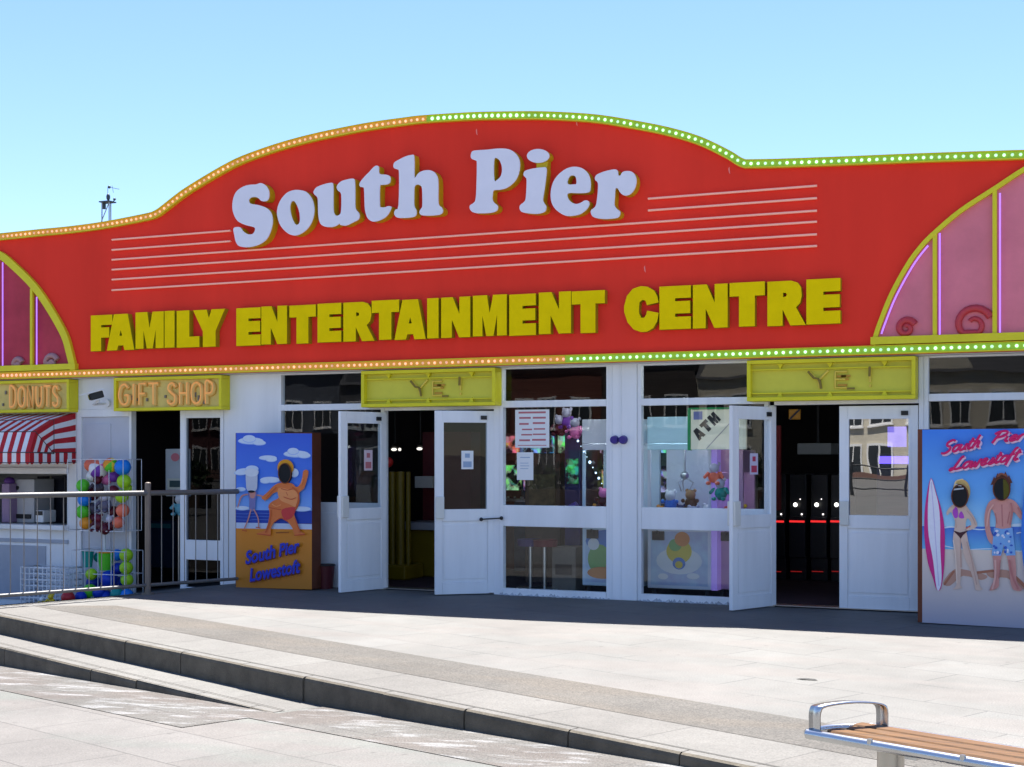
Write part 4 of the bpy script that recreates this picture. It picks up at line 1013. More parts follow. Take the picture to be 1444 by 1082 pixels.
# man
a.el(1413, 684, 12.5, 15, hbr)
for x, y in ((1402, 674), (1407, 669), (1413, 672), (1418, 667), (1423, 672)): a.poly([(x - 5, y + 10), (x, y - 2), (x + 5, y + 9)], hbr, 0)
a.poly([(1406, 703), (1420, 703), (1430, 706), (1437, 714), (1444, 726), (1452, 722), (1450, 732), (1440, 733), (1430, 722), (1427, 732), (1426, 746), (1430, 770), (1433, 800), (1434, 820), (1442, 832), (1430, 832), (1425, 820), (1422, 795), (1416, 770), (1411, 795), (1409, 818), (1408, 828), (1396, 833), (1398, 826), (1402, 815), (1401, 790), (1400, 770), (1404, 745), (1404, 730), (1399, 718), (1396, 730), (1397, 748), (1403, 762), (1400, 768), (1393, 760), (1389, 742), (1389, 725), (1393, 711), (1399, 705)], ms)
a.line([(1413, 712), (1413.5, 728), (1414, 742)], .012, msd); a.line([(1404, 724), (1406, 738)], .01, msd); a.line([(1424, 722), (1421, 738)], .01, msd)
a.poly([(1402, 744), (1414, 746), (1428, 744), (1430, 762), (1432.5, 783), (1419, 783.5), (1416, 768), (1412, 783.5), (1399, 783.5), (1400, 765)], ltb, 0)
rr = random.Random(5)
for i in range(26):
    x, y = rr.uniform(1402, 1428), rr.uniform(747, 781)
    if abs(x - 1415) < 2.5 and y > 766: continue
    a.el(x, y, rr.uniform(1.2, 2.4), rr.uniform(1.2, 2.2), wh if i % 2 else db)
for pts, w_, m_ in (([(1401, 712), (1395, 722), (1392, 742)], .014, flat(hexc(222, 170, 158))), ([(1436, 716), (1443, 728)], .014, msd), ([(1404, 790), (1404, 812), (1400, 830)], .016, flat(hexc(222, 172, 162))), ([(1424, 790), (1428, 812), (1436, 830)], .016, msd), ([(1411, 790), (1409, 815)], .008, msd),
    ([(1426, 710), (1428, 722), (1425, 740)], .014, msd), ([(1345, 762), (1348, 782), (1350, 822)], .010, flat(hexc(228, 206, 190))), ([(1364, 764), (1370, 786), (1378, 824)], .010, fss), ([(1364, 720), (1372, 730), (1376, 740)], .010, fss), ([(1348, 733), (1349, 744)], .008, fss), ([(1408, 672), (1412, 668), (1420, 671)], .02, flat(hexc(140, 82, 62))), ([(1346, 690), (1349, 679), (1358, 676)], .014, flat(hexc(230, 204, 140)))):
    a.line(pts, w_, m_)
# a second surfboard at the right
a.poly([(1452, 665), (1462, 700), (1468, 750), (1464, 810), (1452, 838), (1446, 812), (1441, 770), (1441, 735), (1445, 695)], flat(hexc(50, 120, 215)))
a.mb.build('painting', a.mats, B2)
for nm, (x, y, rx, ry) in (('a', (1354.3, 699.5, 11.6, 16)), ('b', (1413, 689.5, 11.8, 16))):  # flat dark disc in place of each open, shaded hole
    q = a.xz(ell(x, y, rx, ry, 26)); m = MB(); m.prism([q[::-1]], CY - a.k * .0004 - .003, CY - .001, 0, 0); H = m.build('face_hole_disc', DARK, B2)
    m = MB(); m.tube([(x_, CY - a.k * .0004 - .004, z_) for x_, z_ in q], .006, 6, closed=True); m.build('rim', BROWN, H)
    m = MB(); yq = CY - a.k * .0004 - .0042
    if nm == 'a':
        for (x0, y0, x1, y1) in ((1348, 683.5, 1355, 685), (1345, 690.5, 1358, 689)):
            A, Bq = P(x0, y0, yq), P(x1, y1, yq); ribbon(m, [(A.x, A.z), (Bq.x, Bq.z)], .018, yq, 0)
        m.build('backing_strut', mat('grey_strut', (.45, .47, .5), .5), H)
    else:
        q = a.xz([(1415, 676), (1419, 677), (1423.2, 685), (1423.6, 694), (1420, 702), (1416, 705)]); m.prism([q[::-1]], yq, yq); m.build('backing_strut', mat('olive_backing', (.09, .08, .005), .7), H)
# brush-script words
def script(words, h, ytop_fn, mats_):
    pass
yq = CY - a.k * .0004 - .005
sh = flat(hexc(225, 195, 225)); pkt = flat(hexc(214, 30, 105))
for word, (xa, ya), (xb, yb), h in (('South', (1326, 641), (1383, 630), 17), ('Pier', (1396, 625.5), (1446, 620), 15.5), ('Lowestoft', (1338, 664), (1438, 648), 17)):
    lines, W = [], 0; x = 0
    for ch in word:
        w, st = STK['s:' + ch]
        for l in st: lines.append([(x + p + .38 * q, q) for p, q in l])
        x += w + .02
    W = x + .1
    mS, mP = MB(), MB()
    for l in lines:
        l = sm(l, 4, False) if len(l) > 2 else l
        pp = [P(xa + (xb - xa) * u / W, ya + (yb - ya) * u / W - h * v, yq) for u, v in l]
        mS.tube([(p.x + .011, yq + .012, p.z - .011) for p in pp], .0165, 6); mP.tube([(p.x, yq, p.z) for p in pp], .0125, 6)
    mS.build('lettering', sh, B2); mP.build('lettering', pkt, B2)

# ------------------------------------------------------------------ wire racks of beach toys by the gift shop, and the basket
WIRE = mat('white_wire', (.72, .73, .76), .4)
BEACH = {}
def col(n, c): return mat('toy_' + n, c, .3, var=.05, vscale=12)
blue, lime, green, orange, teal, maroon, coral, deep, yellow, pinkb = (col('sky_blue', hexc(30, 130, 225)), col('lime', hexc(165, 215, 40)), col('green', hexc(90, 200, 50)), col('orange', hexc(235, 150, 40)), col('teal', hexc(20, 150, 140)), col('maroon', hexc(90, 25, 40)), col('coral', hexc(240, 120, 90)), col('deep_blue', hexc(20, 60, 180)), col('yellow', hexc(235, 200, 50)), col('pink', hexc(245, 130, 190)))
def rack(x0p, x1p, z0, z1, label, depth, y1=-.06, feet=False):
    x0, x1 = PX(x0p, -.25), PX(x1p, -.25); y0 = y1 - depth
    T_ = thing('wire_rack', label, 'wire rack', ((x0 + x1) / 2, y1, z0), 'white wire toy racks')
    m = MB(); r = .006
    for z in (z0, z1, (z0 + z1) / 2): m.tube([(x0, y0, z), (x1, y0, z), (x1, y1, z), (x0, y1, z)], r, 6, closed=True)
    for k in range(5):
        x = x0 + (x1 - x0) * k / 4; m.tube([(x, y0, z0), (x, y0, z1)], r * .8, 6); m.tube([(x, y1, z0), (x, y1, z1)], r * .8, 6)
    m.tube([(x0, (y0 + y1) / 2, z0), (x0, (y0 + y1) / 2, z1)], r * .8, 6); m.tube([(x1, (y0 + y1) / 2, z0), (x1, (y0 + y1) / 2, z1)], r * .8, 6)
    m.build('cage', WIRE, T_)
    m = MB()
    for k in range(9):
        x = x0 + (x1 - x0) * k / 8; m.tube([(x, y0, z0 + .004), (x, y1, z0 + .004)], .003, 5)
    m.build('shelf_wires', WIRE, T_)
    if feet:
        m = MB(); xm = (x0 + x1) / 2; m.tube([(xm, (y0 + y1) / 2, z0 - .28), (xm, (y0 + y1) / 2, z0)], .018, 8); m.build('stem', WIRE, T_)
    return T_
YR = -.25
zA, zB = P(145, 748, YR).z, P(145, 648, YR).z
rack(108, 186, zA, zB, 'upper white wire rack of beach balls hung before the panel door', .36, feet=True)
zC, zD = -.22, P(145, 776, YR).z
rack(114, 188, zC, zD, 'lower white wire rack of buckets and balls standing on the ramp', .36)
def toy_ball(px, py, rpx, mtl, label, y=-.33):
    c = P(px, py, y); r = rpx / 105
    m = MB(); m.ball(c, r, seg=20, rings=14); tag(m.build('toy_ball', mtl, None, loc=c), label, 'ball', 'balls in the wire racks')
def striped_ball(px, py, rpx, ms_, label, y=-.3, name='beach_ball'):
    c = P(px, py, y); r = rpx / 105; m = MB(); seg, rings = 24, 12; ax = Matrix.Rotation(.9, 4, 'X') @ Matrix.Rotation(.7, 4, 'Y')
    vs = [c + (ax @ Vector((r * math.sin(math.pi * i / rings) * math.cos(2 * math.pi * j / seg), r * math.sin(math.pi * i / rings) * math.sin(2 * math.pi * j / seg), r * math.cos(math.pi * i / rings)))) for i in range(rings + 1) for j in range(seg)]
    for j in range(seg):
        fs = [(i * seg + j, (i + 1) * seg + j, (i + 1) * seg + (j + 1) % seg, i * seg + (j + 1) % seg) for i in range(rings)]
        idx = sorted({q for f in fs for q in f}); mp = {q: k for k, q in enumerate(idx)}
        m.add([vs[q] for q in idx], [tuple(mp[q] for q in f) for f in fs], (j // 4) % len(ms_), True)
    tag(m.build(name, ms_, None, loc=c), label, 'ball', 'balls in the wire racks')
toy_ball(173, 659, 11, blue, 'bright blue ball at the top right of the upper wire rack')
toy_ball(117, 685, 9, green, 'green ball high on the left edge of the upper wire rack')
toy_ball(175, 679, 9.5, lime, 'lime ball directly under the top blue ball')
toy_ball(119, 705, 9, blue, 'blue ball between the two green balls of the upper wire rack')
toy_ball(117, 722, 9.5, green, 'green ball low on the left edge of the upper wire rack')
toy_ball(172, 700, 9, lime, 'lime ball above the coral balls in the upper wire rack')
toy_ball(121, 738, 8.5, orange, 'orange ball at the bottom left of the upper wire rack')
toy_ball(173, 720, 9, coral, 'coral ball under the lime balls of the upper wire rack')
toy_ball(167, 737, 8, coral, 'coral ball at the bottom right of the upper wire rack')
striped_ball(139, 662, 13, [pinkb, PAPER, coral, PAPER, col('violet', hexc(120, 60, 170)), PAPER], 'pink and white striped beach ball at the top of the upper wire rack')
striped_ball(156, 656, 10, [green, yellow, coral, orange], 'green, yellow and coral beach ball at the top of the upper wire rack', y=-.36)
def bucket(px, py, w, h, m1, m2, label, y=-.33):
    c = P(px, py, y); r = w / 2 / 105; hh = h / 105
    T_ = thing('toy_bucket', label, 'toy bucket', (c.x, c.y, c.z), 'toy buckets in the wire racks')
    m = MB(); m.tube([c, c + Vector((0, 0, hh))], [r * .72, r], 18); m.build('body', m1, T_)
    m = MB(); m.tube([c + Vector((r * math.cos(t), r * math.sin(t), hh)) for t in [2 * math.pi * i / 18 for i in range(18)]], .009, 6, closed=True); m.build('rim', m2, T_)
def soft_toy(px, py, hpx, m1, m2, label, y=-.33, name='soft_toy'):
    c = P(px, py, y); s = hpx / 105 / 2
    T_ = thing(name, label, 'soft toy', (c.x, c.y, c.z - s), 'soft toys in the racks and machines')
    m = MB(); m.ball(c - Vector((0, 0, s * .35)), s * .62, sc=(1, .8, 1.05)); m.build('body', m1, T_)
    m = MB(); m.ball(c + Vector((0, -.02, s * .5)), s * .46); m.ball(c + Vector((-s * .36, 0, s * .86)), s * .17); m.ball(c + Vector((s * .36, 0, s * .86)), s * .17); m.build('head', m2, T_)
    m = MB()
    for sx in (-1, 1):
        m.tube([c + Vector((sx * s * .5, -.02, s * .05)), c + Vector((sx * s * .8, -.05, -s * .3))], [s * .2, s * .14], 8); m.ball(c + Vector((sx * s * .8, -.05, -s * .3)), s * .16)
        m.ball(c + Vector((sx * s * .42, -.08, -s * .85)), s * .22, sc=(1, 1.4, .8))
    m.build('limbs', m1, T_)
greyt = col('grey', hexc(95, 90, 110)); greyl = col('pale_grey', hexc(190, 188, 205))
soft_toy(139, 684, 26, col('charcoal', hexc(60, 50, 62)), maroon, 'dark grey plush with maroon head in the middle of the upper wire rack')
soft_toy(149, 708, 28, greyt, greyl, 'grey plush with pale head below the handrail in the upper wire rack')
soft_toy(140, 737, 24, maroon, col('plum', hexc(120, 40, 60)), 'maroon plush at the bottom of the upper wire rack')
soft_toy(156, 738, 22, maroon, greyl, 'maroon plush with pale head at the bottom of the upper wire rack')
for i, (px, py, r_, m_, lab, y_) in enumerate((
    (128, 656, 9, coral, 'coral ball at the top left corner of the upper wire rack', -.2), (150, 676, 8, pinkb, 'pink ball beside the dark grey plush of the upper wire rack', -.2),
    (130, 672, 8, PAPER, 'white ball left of the dark grey plush of the upper wire rack', -.22), (161, 672, 8, col('violet', hexc(120, 60, 170)), 'violet ball under the striped beach balls of the upper wire rack', -.2),
    (131, 697, 9, maroon, 'maroon ball beside the blue ball of the upper wire rack', -.2), (160, 693, 8, col('plum', hexc(120, 40, 60)), 'plum ball left of the lime balls of the upper wire rack', -.22),
    (130, 717, 8, greyt, 'grey ball right of the low green ball of the upper wire rack', -.2), (160, 722, 8, maroon, 'maroon ball left of the upper coral ball', -.24),
    (131, 733, 8, col('plum', hexc(120, 40, 60)), 'plum ball between the orange ball and the maroon plush', -.2), (180, 690, 7, lime, 'small lime ball at the right edge above the handrail', -.2),
    (148, 747, 7, maroon, 'small maroon ball at the very bottom of the upper wire rack', -.38),
    (165, 783, 8, blue, 'sky blue ball at the top of the lower wire rack', -.2), (166, 802, 8, deep, 'deep blue ball right of the green bucket', -.2), (139, 786, 7, teal, 'small teal ball at the top of the lower wire rack', -.2),
    (140, 836, 9, deep, 'deep blue ball low in the middle of the lower wire rack', -.38), (165, 838, 9, teal, 'teal ball low on the right of the lower wire rack', -.36), (166, 822, 8, deep, 'deep blue ball beside the low lime ball', -.22))):
    toy_ball(px, py, r_, m_, lab, y=y_)
bucket(124, 800, 16, 22, teal, teal, 'teal toy bucket in the lower wire rack')
bucket(149, 804, 22, 24, green, orange, 'green toy bucket with orange rim in the lower wire rack', y=-.30)
toy_ball(154, 817, 12, deep, 'large deep blue ball in the middle of the lower wire rack')
toy_ball(132, 822, 10, deep, 'deep blue ball behind the lime ball of the lower wire rack', y=-.2)
toy_ball(129, 810, 8, lime, 'lime ball in front of the teal bucket in the lower wire rack', y=-.38)
toy_ball(178, 783, 9, lime, 'lime ball at the top right of the lower wire rack')
toy_ball(178, 801, 9, lime, 'lime ball in the middle of the right edge of the lower wire rack')
toy_ball(179, 818, 8.5, lime, 'lime ball low on the right edge of the lower wire rack')
toy_ball(127, 834, 10, green, 'green ball at the bottom left of the lower wire rack', y=-.38)
toy_ball(179, 840, 9, blue, 'sky blue ball at the bottom right of the lower wire rack')
toy_ball(150, 842, 9, deep, 'deep blue ball at the bottom of the lower wire rack')
toy_ball(114, 842, 8, deep, 'small deep blue ball beside the foot of the lower wire rack', y=-.5)
# white grid basket before the kiosk
def basket():
    y0, y1 = -.62, -.30; x0, x1 = PX(31, -.6), PX(93, -.6); z0, z1 = P(60, 852, -.6).z, P(60, 801, -.6).z
    T_ = thing('wire_basket', 'white grid basket of small toys on the ramp before the kiosk counter', 'basket', ((x0 + x1) / 2, (y0 + y1) / 2, z0))
    m = MB(); nx, nz = 10, 6
    for k in range(nz + 1):
        z = z0 + (z1 - z0) * k / nz; m.tube([(x0, y0, z), (x1, y0, z), (x1, y1, z), (x0, y1, z)], .011, 5, closed=True)
    for k in range(nx + 1):
        x = x0 + (x1 - x0) * k / nx
        for y in (y0, y1): m.tube([(x, y, z0), (x, y, z1)], .010, 5)
    for k in range(1, 4):
        y = y0 + (y1 - y0) * k / 4
        for x in (x0, x1): m.tube([(x, y, z0), (x, y, z1)], .006, 5)
    m.build('cage', WIRE, T_)
    m = MB(); m.box(x0, x1, y0, y1, z0 - .12, z0 - .01); m.build('tray', PAPER, T_)
basket()
soft_toy(73, 846, 17, yellow, yellow, 'small yellow plush duck at the foot of the white grid basket', y=-.75)
soft_toy(60, 849, 13, yellow, PAPER, 'small yellow and white plush at the foot of the white grid basket', y=-.75)
toy_ball(96, 843, 9, col('red', hexc(190, 45, 50)), 'red ball on the ramp right of the white grid basket', y=-.7)
# kiosk interior
def thing_box(name, label, cat, x0p, x1p, y0p, y1p, Y, d, mtl, extra=None, group=None):
    a, b = P(x0p, y1p, Y), P(x1p, y0p, Y)
    T_ = thing(name, label, cat, ((a.x + b.x) / 2, Y + d / 2, a.z), group)
    m = MB(); m.box(a.x, b.x, Y, Y + d, a.z, b.z); m.build('body', mtl, T_, bevel=.012)
    return T_, a, b
T_, a_, b_ = thing_box('doughnut_machine', 'pale grey doughnut machine standing inside the kiosk hatch', 'machine', 14, 48, 676, 737, .35, .4, mat('pale_machine', (.52, .52, .54), .35, var=.1))
m = MB(); m.box(a_.x + .05, b_.x - .05, .33, .349, a_.z + .06, a_.z + .12); m.build('tray', BLACK, T_)
m = MB(); m.tube([((a_.x + b_.x) / 2 - .08, .33, b_.z - .12), ((a_.x + b_.x) / 2 - .08, .35, b_.z - .12)], .03, 12); m.build('knob', BLACK, T_)
T_, a_, b_ = thing_box('fridge', 'dark glass fronted fridge inside the kiosk hatch', 'fridge', 52, 92, 672, 737, .8, .4, mat('dark_fridge', (.02, .022, .035), .25))
m = MB(); m.box(a_.x + .48 * (b_.x - a_.x), a_.x + .52 * (b_.x - a_.x), .785, .799, a_.z, b_.z); m.build('door_edge', mat('yellow_grey_edge', (.3, .3, .2), .5), T_)
T_, a_, b_ = thing_box('till', 'small pale till on the kiosk counter', 'till', 50, 61, 720, 737, .12, .25, PAPER)
m = MB(); m.box(a_.x + .01, b_.x - .01, .105, .119, a_.z + .1, b_.z - .01); m.build('screen', BLACK, T_)
T_, a_, b_ = thing_box('cup_stack', 'purple topped dispenser at the left of the kiosk hatch', 'dispenser', 2, 13, 682, 737, .2, .2, mat('mauve_plastic', (.3, .2, .34), .4))
m = MB(); m.ball(((a_.x + b_.x) / 2, .28, b_.z + .03), .075, sc=(1, 1, .8)); m.build('lid', mat('purple_lid', (.12, .04, .22), .4), T_)
# ------------------------------------------------------------------ paper notices, stickers
def notice(px0, px1, py0, py1, Y, label, lines, mats2, title=None, rot=None):
    a, b = P(px0, py1, Y), P(px1, py0, Y)
    m = MB(); m.box(a.x, b.x, Y, Y + .002, a.z, b.z)
    N = tag(m.build('notice', PAPER, None, loc=((a.x + b.x) / 2, Y, a.z)), label, 'notice', 'notices on the glass')
    m = MB(); rr = random.Random(int(px0))
    for (u0, u1, v, h) in lines: m.box(a.x + (b.x - a.x) * u0, a.x + (b.x - a.x) * u1, Y - .001, Y - .0002, a.z + (b.z - a.z) * v, a.z + (b.z - a.z) * (v + h))
    m.build('print', mats2, N)
greyp = mat('grey_print', (.34, .34, .36), .7); redp = mat('red_print', (.5, .16, .18), .7); bluep = mat('blue_print', (.3, .4, .55), .7)
notice(726.5, 774.5, 577.5, 631.5, -.004, 'large white price list with faded red lines on the window', [(.1, .9, .90, .05), (.12, .46, .76, .05), (.52, .9, .76, .05), (.12, .40, .60, .05), (.52, .88, .62, .05), (.2, .5, .46, .04), (.55, .88, .47, .04), (.18, .5, .32, .04), (.52, .9, .33, .04), (.12, .44, .17, .05), (.5, .9, .18, .05), (.08, .92, .05, .02)], redp)
notice(729, 752, 638, 677, -.004, 'plain white sheet on the window below the price list', [(.2, .8, .8, .03), (.2, .7, .6, .02), (.2, .75, .5, .02), (.2, .7, .4, .02)], bluep)
# notice on the half open leaf (lies on that leaf's glass)
def leaf_notice(hx, vec, w, u0, u1, z0, z1, label, m1, m2, side=-1, t=.004):
    ang = math.atan2(vec[1], vec[0]); M = Matrix.Translation((hx, 0, 0.012)) @ Matrix.Rotation(ang, 4, 'Z')
    m = MB(); m.box(u0 * w, u1 * w, side * t, side * (t + .002), z0, z1); m.xform(M)
    c = M @ Vector(((u0 + u1) / 2 * w, side * t, z0))
    N = tag(m.build('notice', m1, None, loc=c), label, 'notice', 'notices on the glass')
    m = MB(); h = z1 - z0
    for v0, v1, a_, b_ in ((.62, .85, .3, .7), (.1, .42, .15, .85)): m.box((u0 + (u1 - u0) * a_) * w, (u0 + (u1 - u0) * b_) * w, side * (t + .0022), side * (t + .003), z0 + h * v0, z0 + h * v1)
    m.xform(M); m.build('print', m2, N)
leaf_notice(H2, (-.534, -.43), .70, .36, .56, 1.42, 1.63, 'small white notice on the glass of the half open door', PAPER, bluep, side=1)
leaf_notice(H1, (-.23, -.674), .712, .30, .48, 1.40, 1.64, 'white and red sticker on the glass of the folded back left door', mat('pinkish_sticker', (.7, .55, .6), .5), redp, side=1)
leaf_notice(H3, (-.289, -.677), .735, .40, .58, 1.38, 1.60, 'white and red sticker on the folded back door beside the crane machine', mat('lilac_sticker', (.6, .55, .7), .5), mat('crimson_print', (.5, .05, .1), .5), side=1)

# ------------------------------------------------------------------ arcade machines behind the glass
def W(m, x0, x1, y0, y1, z0, z1): m.box(x0, x1, y0, y1, z0, z1)
CAB = mat('white_cabinet', (.70, .73, .78), .35, var=.08); CABB = mat('pale_blue_header', (.42, .62, .72), .3, var=.1, emit=(.35, .6, .7), estr=.12)
CABL = mat('lavender_cabinet', (.42, .35, .62), .35); CABP = mat('pink_cabinet', (.60, .34, .50), .35)
GL2 = glass('cabinet_glass', (.9, .93, .95), 1.0)
ART = mat('panel_artwork', (.50, .66, .74), .35, var=.3, vscale=5, var2=(.40, .42, .62))
def crane(x0, x1, Y, d, label, body, header, toys, zb=.10, zg=.78, zh=1.72, zt=2.02, art=None):
    T_ = thing('crane_machine', label, 'crane machine', ((x0 + x1) / 2, Y + d / 2, .012), 'crane machines behind the glass')
    m = MB(); W(m, x0, x1, Y, Y + d, zb, zg); m.build('cabinet', body, T_, bevel=.01)
    m = MB(); t = .035
    for x in (x0, x1 - t):
        for y in (Y, Y + d - t): W(m, x, x + t, y, y + t, zg + .001, zh)
    W(m, x0, x1, Y + d - t - .02, Y + d - t - .005, zg + .002, zh - .002)
    m.build('frame', body, T_, bevel=.004)
    m = MB(); W(m, x0, x1, Y - .01, Y + d, zh + .001, zt); W(m, x0, x1, Y - .012, Y + .004, zh - .07, zh); m.build('header', header, T_, bevel=.008)
    m = MB(); m.quad((x0 + t, Y + .01, zg), (x1 - t, Y + .01, zg), (x1 - t, Y + .01, zh), (x0 + t, Y + .01, zh)); m.build('pane', GL2, T_)
    m = MB(); W(m, x0 + .06, x1 - .06, Y + .05, Y + .09, zh - .03, zh - .002); m.build('lamp', mat('cabinet_lamp', (1, 1, 1), .4, emit=(.85, .95, 1), estr=5), T_)
    m = MB(); xm = (x0 + x1) / 2 - .05
    m.tube([(xm, Y + d / 2, zh), (xm, Y + d / 2, zh - .35)], .012, 8); m.ball((xm, Y + d / 2, zh - .36), .05)
    for a_ in (0, 2.1, 4.2): m.tube([(xm, Y + d / 2, zh - .38), (xm + .1 * math.cos(a_), Y + d / 2 + .1 * math.sin(a_), zh - .44), (xm + .05 * math.cos(a_), Y + d / 2 + .05 * math.sin(a_), zh - .54)], .008, 6)
    m.build('claw', STEEL, T_)
    m = MB(); W(m, x0 + .06, x0 + .2, Y - .02, Y - .001, zg - .14, zg - .04); m.ball((x0 + .13, Y - .05, zg - .05), .02); m.build('control', BLACK, T_)
    m = MB()
    for x in (x0 + .06, x1 - .06):
        for y in (Y + .06, Y + d - .06): m.tube([(x, y, .013), (x, y, zb)], .025, 8)
    m.build('foot', BLACK, T_)
    if art:
        m = MB(); ms = [ART, mat('art_white', (.72, .74, .72), .4), mat('art_yellow', (.66, .52, .08), .4), mat('art_green', (.22, .42, .14), .4), mat('art_orange', (.62, .24, .08), .4), mat('art_blue', (.10, .22, .52), .4)]
        xm = (x0 + x1) / 2; w = x1 - x0; h = zg - zb
        m.prism([[(x0 + .04, zb + .04), (x1 - .04, zb + .04), (x1 - .04, zg - .04), (x0 + .04, zg - .04)]], Y - .002, Y - .002, 0, 0)
        k = 0
        for (u, v, ru, rv, mi) in art:
            k += 1; m.prism([ell(x0 + u * w, zb + v * h, ru * w, rv * h, 20)], Y - .002 - .0006 * k, Y - .002 - .0006 * k, mi, mi)
        m.build('artwork', ms, T_)
    r = random.Random(int(abs(x0) * 100)); 
    for i, (u, v, s, m1, m2, lab) in enumerate(toys):
        c = Vector((x0 + u * (x1 - x0), Y + .16 + .1 * (i % 2), zg + v))
        S_ = thing('soft_toy', lab, 'soft toy', tuple(c - Vector((0, 0, s))), 'soft toys in the racks and machines')
        b = MB(); b.ball(c - Vector((0, 0, s * .35)), s * .62, sc=(1, .8, 1.05)); b.build('body', m1, S_)
        b = MB(); b.ball(c + Vector((0, -.02, s * .45)), s * .5); b.ball(c + Vector((-s * .38, 0, s * .86)), s * .18); b.ball(c + Vector((s * .38, 0, s * .86)), s * .18); b.build('head', m2, S_)
        b = MB()
        for sx in (-1, 1): b.ball(c + Vector((sx * s * .68, -.04, -s * .1)), s * .2); b.ball(c + Vector((sx * s * .4, -.07, -s * .82)), s * .24)
        b.build('limbs', m1, S_)
    return T_
YC = .42
x0, x1 = PX(913, YC), PX(1003, YC)
crane(x0, x1, YC, .75, 'white crane machine with pale blue header behind the window', CAB, CABB,
      [(.17, .12, .13, yellow, orange, 'yellow plush at the left inside the white crane machine'), (.42, .13, .13, greyl, col('navy', hexc(30, 50, 120)), 'pale plush with navy head inside the white crane machine'), (.66, .12, .13, col('tan', hexc(170, 130, 90)), greyl, 'tan plush with pale head inside the white crane machine'), (.86, .14, .13, pinkb, PAPER, 'pink plush at the right inside the white crane machine'), (.30, .30, .12, blue, PAPER, 'blue plush on top of the heap inside the white crane machine'), (.58, .31, .12, col('brown', hexc(96, 62, 44)), col('tan', hexc(170, 130, 90)), 'brown plush on top of the heap inside the white crane machine')],
      art=[(.5, .46, .36, .22, 1), (.5, .62, .2, .2, 2), (.44, .72, .1, .1, 3), (.55, .82, .12, .12, 4), (.5, .42, .1, .1, 5), (.5, .40, .06, .06, 2), (.25, .2, .08, .05, 1), (.72, .22, .1, .05, 1)])
m = MB(); W(m, x1 + .004, x1 + .07, YC - .01, YC + .7, .1, 2.0)
tag(m.build('light_column', mat('lavender_column', (.42, .30, .7), .35, emit=(.4, .25, .9), estr=.12), None, loc=(x1 + .03, YC + .3, .012)), 'tall lavender column beside the white crane machine', 'column')
x2 = PX(1012, YC)
crane(PX(1009, .57), PX(1048, .57), YC + .15, .55, 'pink crane machine partly behind the folded back door', CABP, CABP,
      [(.3, .12, .13, maroon, coral, 'maroon plush at the left inside the pink crane machine'), (.7, .13, .13, teal, yellow, 'teal plush with yellow head inside the pink crane machine')], zt=1.65, zh=1.4)
x3 = PX(821, YC)
crane(x3, x3 + .7, YC, .75, 'blue crane machine with painted palm front beside the pillar', mat('ice_cabinet', (.55, .68, .76), .35), CAB,
      [(.2, .12, .13, coral, orange, 'coral plush at the left inside the blue crane machine'), (.45, .14, .13, deep, blue, 'deep blue plush inside the blue crane machine'), (.3, .32, .12, maroon, pinkb, 'maroon plush on top of the heap inside the blue crane machine')], zt=2.0,
      art=[(.5, .75, .44, .2, 5), (.3, .45, .2, .25, 3), (.35, .22, .26, .1, 4), (.62, .62, .12, .3, 2), (.2, .7, .1, .1, 1), (.55, .3, .14, .2, 4)])
m = MB()
for i in range(9): m.ball(P(815 + i * 4.2, 622 + i * 7.5, YC - .05), (.014, .006, .011, .005, .018, .007, .012, .015, .006)[i], seg=8, rings=6)
m.tube([P(815 + i * 4.2, 622 + i * 7.5, YC - .045) for i in range(9)], .004, 5, mi=1)
tag(m.build('fairy_lights', [mat('blue_white_led', (.8, .9, 1), .3, emit=(.5, .75, 1), estr=1.3), BLACK], None, loc=P(830, 660, YC)), 'short string of blue white lights slanting over the blue crane machine', 'fairy lights')
for i, (xa_, xb_, lab) in enumerate(((PX(742), PX(742) + 1.2, 'unseen fluorescent tube over the machines in the left window'), (PX(925), PX(925) + 1.2, 'unseen fluorescent tube over the white crane machine'))):  # tubes kept out of view, added to light the machines
    T_ = thing('unseen_tube_light', lab, 'tube light', ((xa_ + xb_) / 2, .3, 2.66), 'unseen tube lights behind the fascia')
    m = MB(); W(m, xa_, xb_, .26, .34, 2.66, 2.715); m.build('housing', WHITE2, T_)
    m = MB(); m.tube([(xa_ + .02, .3, 2.64), (xb_ - .02, .3, 2.64)], .018, 8); m.build('tube', mat('fluorescent_tube', (1, 1, 1), .4, emit=(.9, .96, 1), estr=11), T_)
# dim machines further in, behind the left window
T_, a_, b_ = thing_box('prize_cabinet', 'tall dark brown prize cabinet behind the price list', 'cabinet', 740, 790, 640, 850, 1.5, .6, mat('walnut_cabinet', (.10, .065, .04), .4, var=.4, vscale=5))
m = MB(); W(m, a_.x + .06, b_.x - .06, 1.49, 1.499, .75, 1.35); m.build('display', mat('cabinet_display', (.16, .12, .05), .3, var=.6, vscale=14), T_)
T_, a_, b_ = thing_box('video_game', 'purple and dark video game behind the left window', 'arcade machine', 796, 818, 600, 850, 1.0, .6, mat('indigo_machine', (.035, .03, .12), .35, var=.4, vscale=7))
m = MB(); m.tube([(a_.x - .04, .98, .75), (a_.x + .1, .9, .95), (b_.x, .9, 1.0)], .05, 8); m.build('arch_trim', mat('violet_trim', (.12, .08, .42), .3), T_)
m = MB(); W(m, a_.x + .02, b_.x - .02, .985, .999, 1.25, 1.55); m.build('screen', lit_art('green_screen', (.1, .8, .4), .12, 18), T_)
T_, a_, b_ = thing_box('change_machine', 'beige change machine low behind the left window', 'machine', 778, 812, 772, 846, .62, .3, mat('taupe_machine', (.20, .17, .13), .5, var=.3))
m = MB(); W(m, a_.x + .05, b_.x - .05, .61, .619, a_.z + .3, a_.z + .42); m.build('coin_panel', BLACK, T_)
